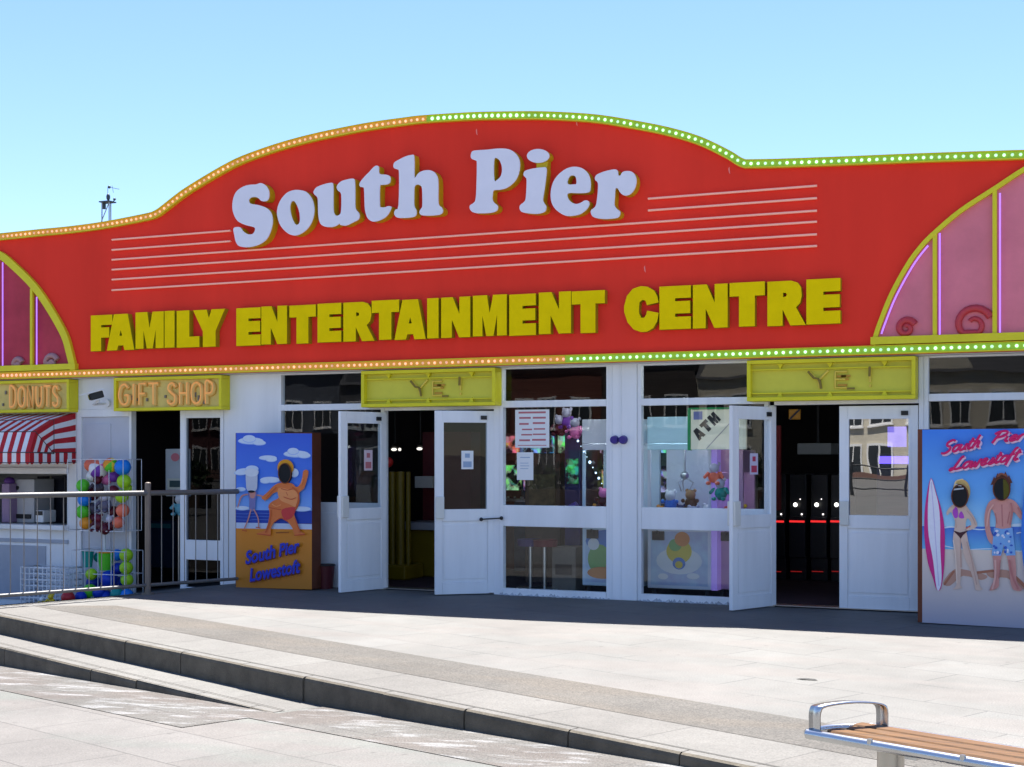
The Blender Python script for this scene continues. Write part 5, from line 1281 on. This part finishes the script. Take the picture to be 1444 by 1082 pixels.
for i, (px_, lab, cm) in enumerate(((748, 'round bar stool with purple seat behind the left window', (.06, .04, .14)), (768, 'round bar stool with dark red seat behind the left window', (.16, .02, .03)))):
    q = P(px_, 772, .62); T_ = thing('stool', lab, 'stool', (q.x, .62, .012), 'stools behind the left window')
    m = MB(); m.tube([(q.x, .62, .52), (q.x, .62, .60)], [.15, .16], 16); m.build('seat', mat('seat_%d' % i, cm, .4), T_)
    m = MB(); m.tube([(q.x, .62, .03), (q.x, .62, .52)], .022, 10); m.build('column', STEEL, T_)
    m = MB(); m.tube([(q.x, .62, .013), (q.x, .62, .03)], .17, 18); m.build('base', STEEL, T_)
# rows of video games further in, screens glowing
gcols = [(.9, .1, .1), (.1, .5, .9), (.9, .6, .1), (.2, .8, .3), (.7, .2, .9), (.1, .8, .8), (.95, .3, .5), (.9, .9, .3), (.3, .3, 1), (.9, .4, .1)]
gname = ['red', 'blue', 'amber', 'green', 'purple', 'turquoise', 'rose', 'lemon', 'indigo', 'orange']
for i, (px_, Yg) in enumerate(((722, 3.2), (752, 3.0), (778, 3.4), (806, 3.0), (838, 3.3), (930, 3.0), (958, 3.4), (986, 3.1), (408, 2.6), (440, 2.9))):
    gx_ = PX(px_, Yg); gc = gcols[i]
    T_ = thing('video_game', gname[i] + ' lit video game in the row deep inside behind the ' + ('left window' if i < 5 else 'white crane machine' if i < 8 else 'postcard board'), 'arcade machine', (gx_, Yg + .3, .012), 'lit video games deep inside')
    m = MB(); W(m, gx_ - .26, gx_ + .26, Yg + .18, Yg + .7, .012, 1.9); W(m, gx_ - .26, gx_ + .26, Yg - .06, Yg + .179, .012, .95); m.build('cabinet', mat('game_side_' + gname[i], tuple(.02 + .10 * c for c in gc), .4, var=.4, vscale=9), T_, bevel=.01)
    m = MB(); m.box(gx_ - .22, gx_ + .22, Yg + .165, Yg + .179, 1.1, 1.45); m.build('screen', lit_art('game_screen_' + gname[i], tuple(.25 + .7 * c for c in gcols[(i + 3) % 10]), .22, 16), T_)
    m = MB(); m.box(gx_ - .24, gx_ + .24, Yg + .10, Yg + .179, 1.62, 1.86); m.build('marquee', lit_art('game_marquee_' + gname[i], tuple(.15 + .85 * c for c in gc), .30, 13), T_)
    m = MB(); m.box(gx_ - .24, gx_ + .24, Yg - .05, Yg + .16, .951, .985)
    for k_ in range(4): m.ball((gx_ - .15 + .1 * k_, Yg - .02, 1.0), .022, seg=8, rings=6)
    m.build('control_panel', STEEL, T_)
# hanging prizes and a poster behind the upper glass
for i, (px_, py_, cm, lab) in enumerate(((800, 590, 'violet', 'violet plush hanging high behind the left window'), (812, 604, 'pink', 'pink plush hanging high behind the left window'), (790, 600, 'maroon', 'maroon plush hanging high behind the left window'), (1008, 668, 'coral', 'coral plush hanging below the ATM sign'), (1016, 690, 'teal', 'teal plush hanging below the ATM sign'))):
    soft_toy(px_, py_, 26, mat('toy_' + cm, (.3, .1, .3)), mat('toy_pale_grey', (.5, .5, .5)), lab, y=.6 if i < 3 else .45)
# cash machine sign
YS = .22
a_, b_ = P(974, 634, YS), P(1052, 577, YS)
T_ = thing('cash_machine_sign', 'cream sign with green edge reading ATM on the slant behind the glass', 'sign', ((a_.x + b_.x) / 2, YS, a_.z))
m = MB(); W(m, a_.x, b_.x, YS, YS + .05, a_.z, b_.z); m.build('panel', mat('cream_lit_panel', (.66, .66, .52), .4, emit=(.8, .8, .6), estr=.10), T_, bevel=.004)
m = MB(); W(m, a_.x - .035, a_.x - .001, YS - .004, YS + .05, a_.z - .01, b_.z + .02); m.bar((a_.x, YS + .02, b_.z + .012), (b_.x, YS + .02, b_.z + .012), .06, .02); m.build('border', mat('green_border', (.02, .34, .10), .4), T_)
ang = R(43); o_ = P(986, 622, YS)
for i, ch in enumerate('ATM'):
    m = MB(); q = []
    for l in GL[ch]:
        q.append([(o_.x + (i * .118 + u * .10) * math.cos(ang) - v * .125 * math.sin(ang), o_.z + (i * .118 + u * .10) * math.sin(ang) + v * .125 * math.cos(ang)) for u, v in l])
    m.prism(q, YS - .006, YS - .001, 0, 0); m.build('letter', BLACK, T_)
m = MB(); p0, p1 = P(996, 633, YS - .003), P(1030, 596, YS - .003); ribbon(m, [(p0.x, p0.z), (p1.x, p1.z)], .01, YS - .003, 0); m.build('stripe', greyp, T_)
m = MB(); p0 = P(978, 592, YS - .003); W(m, p0.x, p0.x + .1, YS - .004, YS - .001, p0.z, p0.z + .09); m.build('symbol', mat('blue_symbol', (.2, .24, .5), .4), T_)
T_, a_, b_ = thing_box('cash_machine', 'tall grey cash machine below the slanted ATM sign', 'cash machine', 1020, 1054, 645, 838, 1.6, .5, mat('dark_cash_machine', (.24, .22, .2), .4, var=.2))
m = MB(); W(m, a_.x + .05, b_.x - .05, 1.585, 1.599, 1.25, 1.55); m.build('screen', BLACK, T_)

# entrance 1: yellow pusher machine, yellow ride, glints of lamps in the dark
LAMP = mat('white_lamp', (1, 1, 1), .3, emit=(1, .97, .9), estr=2)
REDL = mat('red_led', (.6, .02, .02), .3, emit=(1, .03, .03), estr=.55)
PYEL = mat('yellow_machine', (.15, .10, .004), .4, var=.2); GRYM = mat('grey_machine', (.25, .25, .28), .4)
def px_box(m, x0p, x1p, y0p, y1p, Y, d, mi=0):
    a, b = P(x0p, y1p, Y), P(x1p, y0p, Y); m.box(a.x, b.x, Y, Y + d, a.z, b.z, mi); return a, b
Yp = 1.6
a_, b_ = P(571, 812, Yp), P(640, 700, Yp)
T_ = thing('coin_pusher', 'yellow coin pusher machine inside the left entrance', 'arcade machine', ((a_.x + b_.x) / 2, Yp + .4, .012))
m = MB(); W(m, a_.x, b_.x, Yp, Yp + .8, .012, .62); m.build('cabinet', PYEL, T_, bevel=.02)
m = MB(); W(m, a_.x - .04, b_.x + .04, Yp - .08, Yp + .8, .621, .72); m.build('ledge', GRYM, T_, bevel=.01)
m = MB(); W(m, a_.x, b_.x, Yp + .5, Yp + .8, .721, 1.9); m.build('canopy_panel', mat('dark_red_panel', (.10, .012, .015), .4, var=.3), T_)
m = MB(); px_box(m, 585, 610, 672, 688, Yp + .2, .25); m.build('hopper', mat('pale_hopper', (.4, .38, .36), .5), T_)
T_ = thing('kiddie_ride', 'tall yellow ride pole machine just inside the left entrance', 'arcade machine', (P(557, 770, 1.1).x, 1.2, .012))
m = MB()
for px, r in ((551, .045), (562, .055), (573, .03)):
    q = P(px, 770, 1.1); m.tube([(q.x, 1.15, .012), (q.x, 1.15, 1.38)], [r * 1.1, r], 12)
m.build('pole', PYEL, T_)
q = P(547, 652, 1.1); m = MB(); m.ball(q, .07); m.build('knob', mat('red_knob', (.45, .02, .02), .35), T_)
q = P(557, 765, 1.1); m = MB(); W(m, q.x - .2, q.x + .2, 1.0, 1.5, .013, .2); m.build('base', PYEL, T_, bevel=.02)
for i, (px, py, lab) in enumerate(((557, 633, 'left of the two white spot lamps inside the left entrance'), (593, 632, 'right of the two white spot lamps inside the left entrance'))):
    q = P(px, py, 2.6); T_ = thing('spot_lamp', lab, 'spot lamp', tuple(q), 'spot lamps inside the entrances')
    m = MB(); m.tube([q + Vector((0, 0, .05)), q + Vector((0, 0, 2.72 - q.z))], .012, 8); m.tube([q + Vector((0, .05, .05)), q + Vector((0, -.02, 0))], [.05, .06], 12); m.build('housing', BLACK, T_)
    m = MB(); m.ball(q + Vector((.0, -.03, -.01)), .03, sc=(1.5, .6, .7)); m.ball(q + Vector((.09, -.03, -.01)), .022); m.build('bulb', mat('dim_lamp', (1, 1, 1), .3, emit=(1, .95, .85), estr=.7), T_)
# entrance 2: row of fruit machines in the dark
Yf = 3.0
for i, px in enumerate((1095, 1124, 1154, 1182)):
    q = P(px, 712, Yf); T_ = thing('fruit_machine', ['first', 'second', 'third', 'fourth'][i] + ' black fruit machine from the left in the dark right entrance', 'fruit machine', (q.x, Yf + .3, .012), 'fruit machines inside the right entrance')
    m = MB(); W(m, q.x - .105, q.x + .105, Yf + .06, Yf + .6, .012, 1.35); m.box(q.x - .105, q.x + .105, Yf, Yf + .055, .3, .82); m.build('cabinet', mat('black_cabinet', (.012, .012, .014), .3), T_, bevel=.01)
    m = MB(); m.ball((q.x - .02, Yf - .01, q.z), .026); m.build('lamp', LAMP, T_)
    m = MB(); m.ball((q.x + .05, Yf + .04, q.z - .12), .012, seg=8, rings=6); m.ball((q.x - .03, Yf + .04, q.z - .17), .011, seg=8, rings=6); m.ball((q.x + .03, Yf + .04, q.z + .07), .008, seg=8, rings=6); m.build('button', mat('small_lamp', (1, 1, 1), .3, emit=(1, .9, .9), estr=1.0), T_)
    m = MB(); p0 = P(px, 735.5, Yf); W(m, q.x - .095, q.x + .095, Yf - .012, Yf - .001, p0.z - .012, p0.z + .012); m.build('led_strip', REDL, T_)
    m = MB(); p1 = P(px, 806, Yf); W(m, q.x - .08, q.x + .06, Yf - .01, Yf - .001, p1.z - .006, p1.z + .004); m.build('led_strip', mat('dim_red_led', (.2, .01, .01), .4, emit=(1, .03, .03), estr=.12), T_)
T_, a_, b_ = thing_box('change_booth', 'dim grey hood hanging in the dark of the right entrance', 'hood', 1124, 1172, 625, 641, 4.0, .5, mat('dim_grey', (.30, .30, .30), .6))
m = MB(); m.tube([((a_.x + b_.x) / 2, 4.25, b_.z), ((a_.x + b_.x) / 2, 4.25, 2.72)], .02, 8); m.build('hanger', BLACK, T_)
T_, a_, b_ = thing_box('warning_placard', 'small orange placard hanging at the top of the right entrance', 'placard', 1112, 1129, 577, 592, 2.0, .02, mat('amber_placard', (.45, .2, .01), .5))
m = MB(); p0, p1 = P(1114, 591, 1.995), P(1127, 578, 1.995); ribbon(m, [(p0.x, p0.z), (p1.x, p1.z)], .025, 1.996, 0); m.build('stripe', BLACK, T_)
T_, a_, b_ = thing_box('curtain', 'dark red curtain edge inside the right entrance', 'curtain', 1086, 1101, 600, 720, 2.2, .05, mat('dim_red', (.16, .008, .01), .6))
T_, a_, b_ = thing_box('video_game', 'added dark box with violet glow for a reflection in the closed door leaf', 'arcade machine', 1236, 1292, 640, 850, .9, .5, mat('dark_violet_box', (.02, .015, .06), .3))  # added glowing box, imitates a violet reflection in the door pane
m = MB(); W(m, a_.x + .03, b_.x - .02, .885, .899, 1.50, 1.58); m.build('marquee', mat('violet_reflection', (.2, .15, .8), .3, emit=(.16, .10, 1), estr=2.4), T_)  # glowing strip on the added box, imitates the violet reflection
m = MB(); W(m, b_.x - .05, b_.x - .035, .88, .899, .8, 1.49); m.build('side_reflection_glow', mat('blue_reflection', (.2, .15, .8), .3, emit=(.12, .06, 1), estr=1.6), T_)
m = MB(); W(m, a_.x + .12, b_.x - .10, .885, .899, 1.68, 1.9); m.build('top_reflection_glow', mat('mauve_reflection', (.4, .3, .8), .3, emit=(.25, .18, 1), estr=.8), T_)
# gift shop: pale display card stand in the doorway
T_, a_, b_ = thing_box('display_stand', 'white card stand with red heart shapes inside the gift shop doorway', 'display stand', 233, 268, 633, 700, .55, .03, mat('pale_card', (.55, .60, .64), .6, var=.15))
m = MB(); q = P(247, 645, .545); m.prism([ell(q.x, q.z, .07, .055, 16)], .545, .545); q = P(258, 641, .545); m.prism([ell(q.x, q.z, .05, .05, 16)], .546, .546); m.build('print', mat('rose_print', (.62, .2, .24), .6), T_)
m = MB(); px_box(m, 236, 257, 675, 690, .53, .012); m.build('frame', mat('cream_frame', (.62, .64, .55), .5), T_)
m = MB(); px_box(m, 239, 254, 678, 687, .52, .006); m.build('grid', mat('dark_green_grid', (.05, .09, .09), .5), T_)
m = MB(); m.tube([(a_.x + .2, .58, a_.z), (a_.x + .2, .58, -.1)], .02, 8); m.build('leg', STEEL, T_)
soft_toy(255, 712, 30, col('aqua', hexc(120, 190, 205)), PAPER, 'pale aqua plush hanging below the card stand in the gift shop', y=.5)
T_, a_, b_ = thing_box('stock_box', 'dark blue stock box low inside the gift shop doorway', 'box', 205, 245, 735, 800, 1.2, .4, mat('navy_box', (.01, .02, .05), .6)); 
m = MB(); m.box(a_.x + .05, b_.x - .05, 1.19, 1.199, b_.z - .1, b_.z - .04); m.build('label_strip', mat('teal_strip', (.02, .12, .14), .5), T_)

# small rubbish bin behind the left board
T_ = thing('waste_bin', 'low dark red bin tucked between postcard board and folded back door', 'bin', (P(458, 800, -.2).x, -.2, .0))
q = P(459, 800, -.2); m = MB(); m.tube([(q.x, -.2, .001), (q.x, -.2, .28)], [.09, .11], 14); m.build('body', mat('dark_red_bin', (.10, .015, .02), .5), T_)
m = MB(); m.tube([(q.x + .112 * math.cos(t), -.2 + .112 * math.sin(t), .28) for t in [2 * math.pi * i / 16 for i in range(16)]], .01, 6, closed=True); m.build('rim', BLACK, T_)

# litter
q = G(1138, 959, 0); m = MB()
m.add([(q.x - .08, q.y, .002), (q.x - .02, q.y - .02, .006), (q.x + .08, q.y - .01, .003), (q.x + .05, q.y + .03, .006), (q.x - .05, q.y + .03, .005), (q.x, q.y + .005, .012)], [(0, 1, 5), (1, 2, 5), (2, 3, 5), (3, 4, 5), (4, 0, 5)])
tag(m.build('litter_scrap', mat('grey_scrap', (.022, .022, .02), .7), None, loc=(q.x, q.y, .006)), 'crumpled dark scrap lying alone on the sunny paving', 'litter')

# ------------------------------------------------------------------ mast beyond the roof
YM = 26
b_ = P(152, 306, YM); t_ = P(153, 264, YM)
MS = thing('mast', 'thin lattice mast with aerials rising behind the roof', 'mast', (b_.x, YM, 0))
MM = mat('grey_mast', (.30, .33, .36), .5, .3); MMD = mat('dark_aerial', (.05, .07, .09), .5)
zc = P(152, 286, YM).z
m = MB()
for sx, sy in ((-.2, -.15), (.2, -.15), (0, .2)): m.tube([(b_.x + sx, YM + sy, 0), (b_.x + sx * .8, YM + sy * .8, zc)], .022, 6)
for k in range(14):
    z = zc * k / 14; s = 1 if k % 2 else -1; m.tube([(b_.x - .2 * s, YM - .15, z), (b_.x + .18 * s, YM - .13, z + zc / 14)], .018, 5)
m.build('lattice', MM, MS)
m = MB(); m.box(b_.x - .24, b_.x + .22, YM - .2, YM + .2, zc, zc + .04); m.tube([(b_.x, YM, zc), (b_.x, YM, t_.z)], .009, 6); m.build('platform', MMD, MS)
m = MB(); m.tube([(b_.x - .16, YM, zc), (b_.x - .16, YM, zc - .22)], .06, 8); m.ball((b_.x + .02, YM, zc + .2), .09, sc=(.8, .8, 1.4)); m.ball((b_.x + .30, YM, zc + .1), .05); m.tube([(b_.x + .2, YM, zc - .02), (b_.x + .36, YM, zc + .12)], .02, 5); m.build('lamp', MMD, MS)
m = MB(); q = P(154, 264, YM); m.ball(q, .055); m.tube([q, P(168, 267, YM)], .010, 5); m.tube([P(158, 262, YM), P(160, 272, YM)], .007, 5); m.build('wind_vane', MMD, MS)

# ------------------------------------------------------------------ bench
BS = .45
A3 = Vector((KA.x, KA.y, 0)); N3 = Vector((-KN.x, -KN.y, 0))
fl = G(1133, 1028, BS)
zg = zl(10.3)
BN = thing('bench', 'narrow wooden slatted bench with steel frame and looped arm', 'bench', (fl.x, fl.y, zg))
WOOD = mat('oiled_slats', (.165, .082, .030), .42, var=.65, vscale=1.6, bump=.1, bscale=30)
for nd in WOOD.node_tree.nodes:
    if nd.type == 'MAPPING': nd.inputs['Rotation'].default_value = (0, 0, KANG); nd.inputs['Scale'].default_value = (1.0, 26, 26)
BST = mat('polished_bench_steel', (.60, .60, .60), .22, 1.0, var=.15, vscale=6)
def bp(s, n, z): return fl + A3 * s + N3 * n + Vector((0, 0, z))
BW, BL = .31, 2.6
# three slats with rounded upper edges
for k in range(3):
    n0 = .022 + k * .094; n1 = n0 + .080; sst = .14 - .03 * k + .02
    prof = [(n0, -.03), (n0, -.008), (n0 + .008, 0), (n1 - .008, 0), (n1, -.008), (n1, -.03)]
    if k == 0: sst = .10
    m = MB(); v = [bp(s, n, z + .006) for s in (sst, BL) for n, z in prof]; q = len(prof)
    m.add(v, [(i, q + i, q + (i + 1) % q, (i + 1) % q) for i in range(q)]); m.add(v[:q], [tuple(range(q))]); m.add(v[q:], [tuple(range(q))[::-1]])
    m.build('slat', WOOD, BN)
# steel frame: front and back rails and a rounded end
for p_ in ([bp(.02, .0, -.018), bp(BL, .0, -.018)], [bp(.13, BW - .002, -.018), bp(BL, BW - .002, -.018)], [bp(.02 + .11 * t - .045 * math.sin(math.pi * t), BW * t, -.014) for t in [i / 12 for i in range(13)]]):
    m = MB(); m.tube(p_, .021 if len(p_) == 2 else .018, 16); m.build('rail', BST, BN)
for s in (.5, 1.5, 2.3): m = MB(); m.bar(bp(s, .01, -.045), bp(s, BW - .01, -.045), .05, .014); m.build('cross_bar', BST, BN)
for s in (.33, .74, 1.15, 1.56): m = MB(); m.tube([bp(s, -.012, -.012), bp(s, -.012, .008)], .012, 8); m.build('bolt', BST, BN)
# looped strap arm
l0, l1 = bp(.045, .012, -.005), bp(.19, .30, -.005)
dl = (l1 - l0); prof = []
H_ = .098
for t, z in ((0, 0), (0, .03), (.0, .062), (.02, .084), (.06, .093), (.2, .1), (.5, .104), (.8, .098), (.93, .090), (.985, .078), (1, .055), (1, .03), (1, 0)): prof.append((t, z))
prof = [(t, z * 1.14) for t, z in sm(prof, 3, False)]
dn = dl.normalized(); wv_ = A3
m = MB(); half = .027; th = .006
vs = []
for t, z in prof:
    p = l0 + dl * t + Vector((0, 0, z)); vs += [p - wv_ * half, p + wv_ * half]
inn = []
for t, z in prof:
    c = Vector((.5, .03)); 
    tt = t + (0.5 - t) * .035; zz = z * .94; p = l0 + dl * tt + Vector((0, 0, zz)); inn += [p - wv_ * half, p + wv_ * half]
k = len(prof); m.add(vs + inn, [(2 * i, 2 * i + 2, 2 * i + 3, 2 * i + 1) for i in range(k - 1)] + [(2 * k + 2 * i, 2 * k + 2 * i + 1, 2 * k + 2 * i + 3, 2 * k + 2 * i + 2) for i in range(k - 1)]
      + [(2 * i, 2 * k + 2 * i, 2 * k + 2 * i + 2, 2 * i + 2) for i in range(k - 1)] + [(2 * i + 1, 2 * i + 3, 2 * k + 2 * i + 3, 2 * k + 2 * i + 1) for i in range(k - 1)], 0, True)
m.build('armrest', BST, BN)
for s in (.33, 2.1):
    m = MB(); c = bp(s, BW * .45, 0); m.tube([(c.x, c.y, zg + .001), (c.x, c.y, fl.z - .052)], .055, 20); m.tube([(c.x, c.y, zg + .001), (c.x, c.y, zg + .012)], .1, 20); m.build('leg', mat('satin_pedestal', (.5, .47, .42), .3, 1.0, var=.1), BN)

# ------------------------------------------------------------------ terraced houses across the road (they face the arcade and show in its glass)
TILE = mat('slate_roof', (.06, .06, .065), .8, var=.3, vscale=3); WG = mat('house_glass', (.03, .035, .04), .1); TRIM = mat('house_trim', (.72, .70, .66), .6)
rr = random.Random(11)
cols = [('brown brick', (.10, .055, .04)), ('red brick', (.14, .05, .035)), ('dark stone', (.12, .11, .10)), ('soot black brick', (.06, .05, .045)), ('plum brick', (.11, .045, .045)), ('slate blue', (.09, .10, .12)), ('cream', (.60, .54, .42)), ('dark grey', (.08, .08, .085)), ('pale sand', (.55, .47, .36))]
YH = -86
cols = [cols[i % len(cols)] for i in (0, 1, 2, 3, 4, 5, 7, 0, 1, 3, 6, 8, 6, 8)]
names = ['brown brick', 'red brick', 'dark stone', 'soot black brick', 'plum brick', 'slate blue', 'dark grey', 'russet brick', 'rust brick', 'black brick', 'cream', 'pale sand', 'pale cream', 'sandy']
for i, ((_, cc), cn) in enumerate(zip(cols, names)):
    wid = 7.6; x0 = -106 + i * wid; x1 = x0 + wid - .05; h = 7.6 + rr.uniform(-.6, 1.4)
    T_ = thing('terraced_house', cn + ' gabled house across the road, mirrored faintly in the arcade glass', 'house', ((x0 + x1) / 2, YH, -1.2), 'houses across the road')
    wm = mat('house_wall_' + cn.replace(' ', '_'), cc, .85, var=.25, vscale=1.2)
    m = MB(); m.box(x0, x1, YH - 9, YH, -1.3, h)
    gx = x0 + 2.2; m.prism([[(gx - 2, h), (gx + 2, h), (gx, h + 3)]], YH + .01, YH - 5, 0, 0); m.build('wall', wm, T_)
    m = MB(); m.add([(x0, YH + .3, h), (x1, YH + .3, h), (x1, YH - 4.5, h + 3.6), (x0, YH - 4.5, h + 3.6), (x1, YH - 9.3, h), (x0, YH - 9.3, h)], [(0, 1, 2, 3), (3, 2, 4, 5)]); m.build('roof', TILE, T_)
    for fl_ in range(2):
        for wx, ww in ((x0 + .7, 1.25), (x0 + 2.6, 1.25), (x0 + 5.2, 1.5)):
            z0 = .1 + fl_ * 3.7
            if wx > x0 + 4 and fl_ == 0: continue
            m = MB(); m.box(wx - .12, wx + ww + .12, YH, YH + .12, z0 - .15, z0 + 2.2); m.box(wx - .2, wx + ww + .2, YH, YH + .2, z0 - .28, z0 - .152); f = m.build('window', TRIM, T_)
            m = MB(); m.box(wx, wx + ww / 2 - .04, YH + .121, YH + .13, z0, z0 + 2.05); m.box(wx + ww / 2 + .04, wx + ww, YH + .121, YH + .13, z0, z0 + 2.05); m.build('pane', WG, f)
    m = MB(); m.box(x0 + 5.1, x0 + 6.6, YH, YH + .06, -1.25, 1.9); m.build('door', mat('door_paint_%d' % (i % 3), [(.03, .06, .15), (.05, .02, .02), (.03, .08, .05)][i % 3], .4), T_)
    m = MB(); m.box(x0 + .3, x0 + 1.3, YH - 4.9, YH - 4.1, h + 2, h + 5); m.build('chimney', mat('chimney_brick', (.25, .1, .07), .9), T_)
    m = MB(); m.box(x0, x1, YH + 3.5, YH + 3.7, -1.3, .3); m.build('garden_wall', mat('garden_wall_brick', (.16, .09, .07), .9), T_)

T_ = thing('promenade_railing', 'long dark railing at the road edge, mirrored in the closed door leaf', 'railing', (-30, -42, -.02))
PRM = mat('black_railing', (.02, .022, .024), .5)
for z in (.25, .65, 1.1): m = MB(); m.tube([(-64, -42, z), (2, -42, z)], .035, 6); m.build('rail', PRM, T_)
for k in range(34): m = MB(); m.tube([(-64 + 2 * k, -42, -.3), (-64 + 2 * k, -42, 1.25)], .06, 8); m.build('post', PRM, T_)
# hedges in planters, added behind the camera to darken what the panes mirror
LEAF = mat('added_hedge_leaf', (.035, .06, .02), .7, var=.5, vscale=9); PLN = mat('added_planter_timber', (.09, .06, .04), .8, var=.3)
rr = random.Random(23)
for i in range(7):
    x0 = -44 + i * 5.0 + rr.uniform(-.4, .4); x1 = x0 + 3.6 + rr.uniform(-.5, .5); y = -27
    T_ = thing('added_hedge_planter', ['low', 'ragged', 'tall', 'short', 'bushy', 'thin', 'uneven', 'dense', 'clipped'][i] + ' dark hedge in a timber planter, added to darken the mirrored ground in the glass', 'planter', ((x0 + x1) / 2, y, -.02), 'added hedge planters, unseen save in the glass')
    m = MB(); m.box(x0, x1, y - .4, y + .4, -.3, .5); m.build('planter', PLN, T_, bevel=.02)  # box of the added planter, unseen save in the glass
    m = MB()
    for k in range(420):
        c = Vector((rr.uniform(x0, x1), y + rr.uniform(-.4, .4), .5 + rr.random() ** .8 * (.85 + .25 * math.sin(i * 2 + 3 * k / 420)))); a_ = Vector((rr.uniform(-1, 1), rr.uniform(-1, 1), rr.uniform(-1, 1))).normalized() * .13; b_ = a_.cross(Vector((rr.uniform(-1, 1), rr.uniform(-1, 1), .3))).normalized() * .10
        m.quad(c - a_, c + b_, c + a_, c - b_)
    m.build('added_hedge_foliage', LEAF, T_)

# ------------------------------------------------------------------ daylight, camera
SUN = Vector((-.40, 1.72, 4.66)).normalized()
elev = math.asin(SUN.z); az = math.atan2(SUN.x, SUN.y)
wd = bpy.data.worlds.new('World'); S.world = wd; wd.use_nodes = True
nt = wd.node_tree; bg = nt.nodes['Background']
sk = nt.nodes.new('ShaderNodeTexSky'); sk.sky_type = 'NISHITA'; sk.sun_disc = False; sk.sun_elevation = elev; sk.sun_rotation = az
sk.altitude = 0; sk.air_density = 1.0; sk.dust_density = 0.0; sk.ozone_density = 1.6
mxn = nt.nodes.new('ShaderNodeVectorMath'); mxn.operation = 'MULTIPLY'; mxn.inputs[1].default_value = (.68, .742, .90)
nt.links.new(sk.outputs[0], mxn.inputs[0]); nt.links.new(mxn.outputs[0], bg.inputs[0]); bg.inputs[1].default_value = 0.071
ld = bpy.data.lights.new('sun', 'SUN'); ld.energy = 5.0; ld.angle = R(.53); ld.color = (1, .97, .93)
lo = bpy.data.objects.new('sun', ld); COL.objects.link(lo); lo.rotation_euler = (-SUN).to_track_quat('-Z', 'Y').to_euler(); lo.location = (-10, 20, 40)
cam = bpy.data.cameras.new('camera'); co = bpy.data.objects.new('camera', cam); COL.objects.link(co)
co.location = (0, -CAMD, CAMH); co.rotation_euler = (R(90), 0, TH)
cam.sensor_fit = 'HORIZONTAL'; cam.sensor_width = 36; cam.lens = 36 * FPX / 1444; cam.shift_y = (HOR - 541) / 1444; cam.clip_end = 3000; cam.clip_start = .1
S.camera = co
S.view_settings.view_transform = 'Standard'; S.view_settings.look = 'None'; S.view_settings.gamma = 1; S.view_settings.exposure = 1.87
S.cycles.max_bounces = 8; S.cycles.transparent_max_bounces = 12
for o in bpy.data.objects:
    if '_o' in o: del o['_o']
